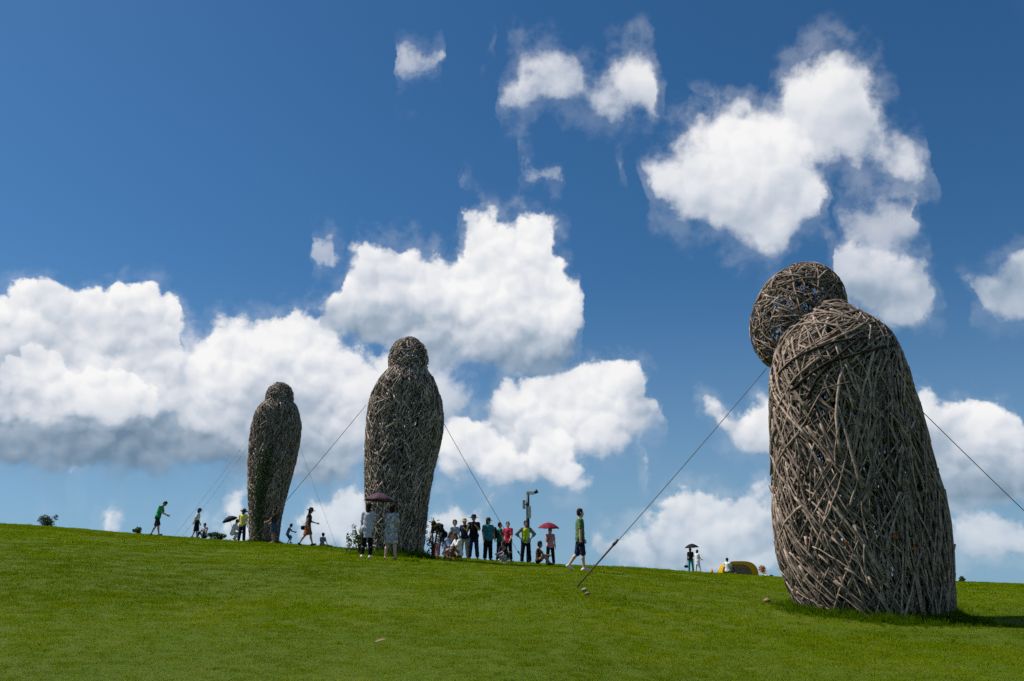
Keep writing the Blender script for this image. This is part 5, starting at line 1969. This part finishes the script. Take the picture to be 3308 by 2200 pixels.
def plants():
    def b(u, Y, v=1720):
        return on_hill(u, Y, v)
    p = b(150, 62, 1695)
    z = at(150, 1655, 62)[2]
    bush('small_tree', 'small tree whose crown shows over the crest at the far left', 'tree', p - [0, 0, 0.5], 1.3, z - p[2] + 0.55, 1300, 0.06, LEAF, 1, trunk=0.3)
    p = b(442, 60, 1725)
    bush('bush', 'low bush peeping over the crest left of the walking green t-shirt', 'bush', p, 0.75, at(442, 1704, 60)[2] - p[2], 420, 0.075, LEAF, 2, trunk=0.1)
    p = b(697, 54, 1745)
    bush('bush', 'round bush on the crest between the seated person and the navy parasol', 'bush', p, 1.25, at(697, 1717, 54)[2] - p[2], 900, 0.07, LEAF, 3, trunk=0.05)
    p = b(3108, 75, 1880)
    bush('small_tree', 'tiny treetop on the skyline right of the nearest figure', 'tree', p, 0.75, at(3108, 1862, 75)[2] - p[2], 300, 0.09, LEAF, 4, trunk=0.1)
    p = b(2492, 60, 1866)
    bush('bush', 'tiny dark tuft on the skyline just left of the nearest figure', 'bush', p, 0.30, at(2492, 1857, 60)[2] - p[2], 120, 0.06, LEAF, 5, trunk=0.05)
    p = b(1065, 47, 1772)
    bush('bush', 'tiny dark tuft on the skyline right of the child in grey', 'bush', p, 0.34, at(1065, 1762, 47)[2] - p[2], 160, 0.05, LEAF, 6, trunk=0.05)
    p = np.array([at(1166, 1780, YM)[0], YM - 0.1, 0])
    p[2] = hill(p[0], p[1])
    bush('shrub', 'leafy shrub at the left foot of the middle figure behind the purple umbrella', 'shrub', p, 1.0, 1.15, 800, 0.055, LEAF2, 7, trunk=0.0)
    p = np.array([at(1398, 1780, YM)[0], YM + 0.2, 0])
    p[2] = hill(p[0], p[1])
    bush('shrub', 'thin weedy shrub at the right foot of the middle figure', 'shrub', p, 0.55, 1.35, 240, 0.05, LEAF2, 8, trunk=0.0)
    # ivy up the farthest figure
    r = np.random.default_rng(9)
    root = tag(empty('ivy', far_base), 'green ivy climbing in a streak up the front of the farthest figure', 'ivy')
    V, F = [], []
    bgv = Bag()
    for s in range(4):
        pts = []
        th = -1.75 + 0.12 * s
        for q in np.linspace(0, 1, 9):
            th += r.normal(0, 0.06)
            pts.append(far_body.point(th, far_body.z0 + (far_body.z1 - far_body.z0) * (0.05 + 0.58 * q), 0.05) - far_base)
        bgv.add(*tube(pts, 0.014, 5))
    bgv.build('stem', BARK, root)
    zc = far_body.z0 + 0.35 * far_body.height
    while len(F) < 850:
        h = r.uniform(0.03, 0.66)
        mid_t = -1.62 - 0.10 * math.sin(h * 7)
        wdt = 0.10 + 0.12 * math.exp(-((h - 0.42) / 0.16) ** 2) + 0.07 * math.exp(-((h - 0.2) / 0.06) ** 2)
        if r.uniform() > 0.35 + 0.65 * math.exp(-((h - 0.40) / 0.22) ** 2):
            continue
        p = far_body.point(mid_t + r.normal(0, wdt), far_body.z0 + far_body.height * h, 0.06 + r.uniform(0, 0.08)) - far_base
        d = r.normal(size=3) * [1, .5, 1]
        d /= np.linalg.norm(d)
        e = np.cross(d, [r.normal() * .4, -1, r.normal() * .4])
        e /= np.linalg.norm(e)
        s = 0.055 * r.uniform(.6, 1.3)
        k = len(V)
        V += [p - d * s, p + e * s * .6, p + d * s, p - e * s * .6]
        F.append((k, k + 1, k + 2, k + 3))
    stuff(mesh_object('foliage', V, F, principled('ivy_leaf', (0.045, 0.085, 0.012), 0.5, 0.3, noise=(2, (0.022, 0.045, 0.008), .6), transl=0.25), root, smooth=False))


# ------------------------------------------------------------------ taller grass round the feet of the figures, stones, dry leaves
TALL = grass_material('tall_grass_blade', (0.050, 0.105, 0.002), (0.125, 0.210, 0.005), (0.13, 0.20, 0.006))


def tall_grass(body, n, reach, hgt, seed, front=0.5):
    cl = [clump('tall_grass_clump', 26, 0.10, hgt, 0.011, TALL, seed + i, 0.55) for i in range(3)]
    r = np.random.default_rng(seed)
    P, S = [], []
    cx, cy, a, b = body.ring(body.z0)
    for i in range(n):
        th = r.uniform(0, 2 * np.pi)
        k = abs(r.normal(0, reach))
        x, y = cx + (a + k - 0.15) * math.cos(th), cy + (b + k - 0.15) * math.sin(th)
        P.append((x, y, hill(x, y)))
        S.append(r.uniform(0.6, 1.2) * max(0.35, 1 - k / (reach * 2.6)))
    return scatter('tall_grass', P, cl, S, seed)


tall_grass(near_body, 2000, 0.40, 0.25, 71)
tall_grass(mid_body, 620, 0.42, 0.36, 72)
tall_grass(far_body, 420, 0.35, 0.28, 73)


def lump(name, label, cat, u, v, size, mat, seed, sq=0.55):
    r = np.random.default_rng(seed)
    p = ground_at(u, v)
    V, F = ball((0, 0, 0), 1.0, 12, 8)
    nrm = r.normal(size=(5, 3))
    k = 1 + 0.16 * sum(np.sin(V @ q * 2.3 + i) for i, q in enumerate(nrm)) / 2
    V = V * k[:, None] * np.array([1, 0.8, sq]) * size
    V[:, 2] += size * sq * 0.5
    o = mesh_object(name, V, F, mat)
    o.location = tuple(p + [0, 0, 0.03])
    tag(o, label, cat)
    return p


lamp_post()
tent()
toys()
plants()
STONE = principled('pale_stone', (0.36, 0.34, 0.31), 0.8, 0.2, noise=(14, (0.22, 0.2, 0.18), .6), bump=(30, .6))
STONE2 = principled('brown_stone', (0.30, 0.20, 0.14), 0.85, 0.2, noise=(14, (0.16, 0.10, 0.07), .6), bump=(30, .6))
lump('stone', 'small pale stone in the grass right of the cable anchor', 'stone', 1888, 1914, 0.062, STONE, 1)
lump('stone', 'small brown stone touching the pale stone by the cable anchor', 'stone', 1897, 1926, 0.050, STONE2, 2)
lump('stone', 'brown stone in the grass just left of the nearest figure', 'stone', 2480, 1948, 0.075, STONE2, 3)
lump('stone', 'small tan stone at the foot of the nearest figure', 'stone', 2535, 1958, 0.055, STONE2, 4)


def dry_leaf(label, p, size, mat, seed, group=None):
    r = np.random.default_rng(seed)
    V, F = [], []
    for lay in (0, 1):
        for i in range(7):
            q = i / 6
            w = math.sin(q * math.pi) * 0.38 + 0.02
            for sx in (-1, 0, 1):
                V.append([(q - .5) * 2 * size, sx * w * size, (0.35 * abs(sx) * w + 0.25 * (q - .5) ** 2) * size * 2 + 0.03 - lay * 0.004])
    for lay in (0, 1):
        for i in range(6):
            for s in (0, 1):
                a = lay * 21 + i * 3 + s
                F.append((a, a + 1, a + 4, a + 3) if lay == 0 else (a, a + 3, a + 4, a + 1))
    o = mesh_object('dry_leaf', V, F, mat)
    o.location = tuple(p)
    o.rotation_euler = (r.uniform(-.3, .3), r.uniform(-.3, .3), r.uniform(0, 6))
    tag(o, label, 'leaf', group)
    return o


DRY = principled('dry_leaf_brown', (0.50, 0.37, 0.25), 0.8, 0.2, noise=(20, (0.22, 0.13, 0.07), .5), transl=.2)
dry_leaf('curled pale brown leaf lying alone in the foreground grass', ground_at(1230, 2092, 5) + [0, 0, 0.04], 0.058, DRY, 1).rotation_euler = (0.45, -0.25, 0.3)
RUSTLEAF = principled('rusty_leaf', (0.42, 0.13, 0.02), 0.7, 0.2, transl=.2)
for i, (u, v, lab) in enumerate(((2729, 1757, 'bright orange dry leaf stuck in the weave of the nearest figure, left one'), (2888, 1735, 'rust coloured dry leaf stuck in the weave of the nearest figure, upper right one'),
                                 (2950, 1772, 'rust coloured dry leaf stuck in the weave of the nearest figure, lower right one'))):
    d = ray(u, v)
    d = d / d[1]
    for yy in np.linspace(13.5, 18, 400):
        P = np.array([0, 0, EYE]) + d * yy
        cx, cy, a, b = near_body.ring(P[2])
        if ((P[0] - cx) / (a + .02)) ** 2 + ((P[1] - cy) / (b + .02)) ** 2 <= 1:
            break
    o = dry_leaf(lab, P, 0.075, RUSTLEAF, 10 + i, 'dry leaves caught in the weave')
    o.rotation_euler = (1.5, 0.4 - 0.3 * i, 0.2)
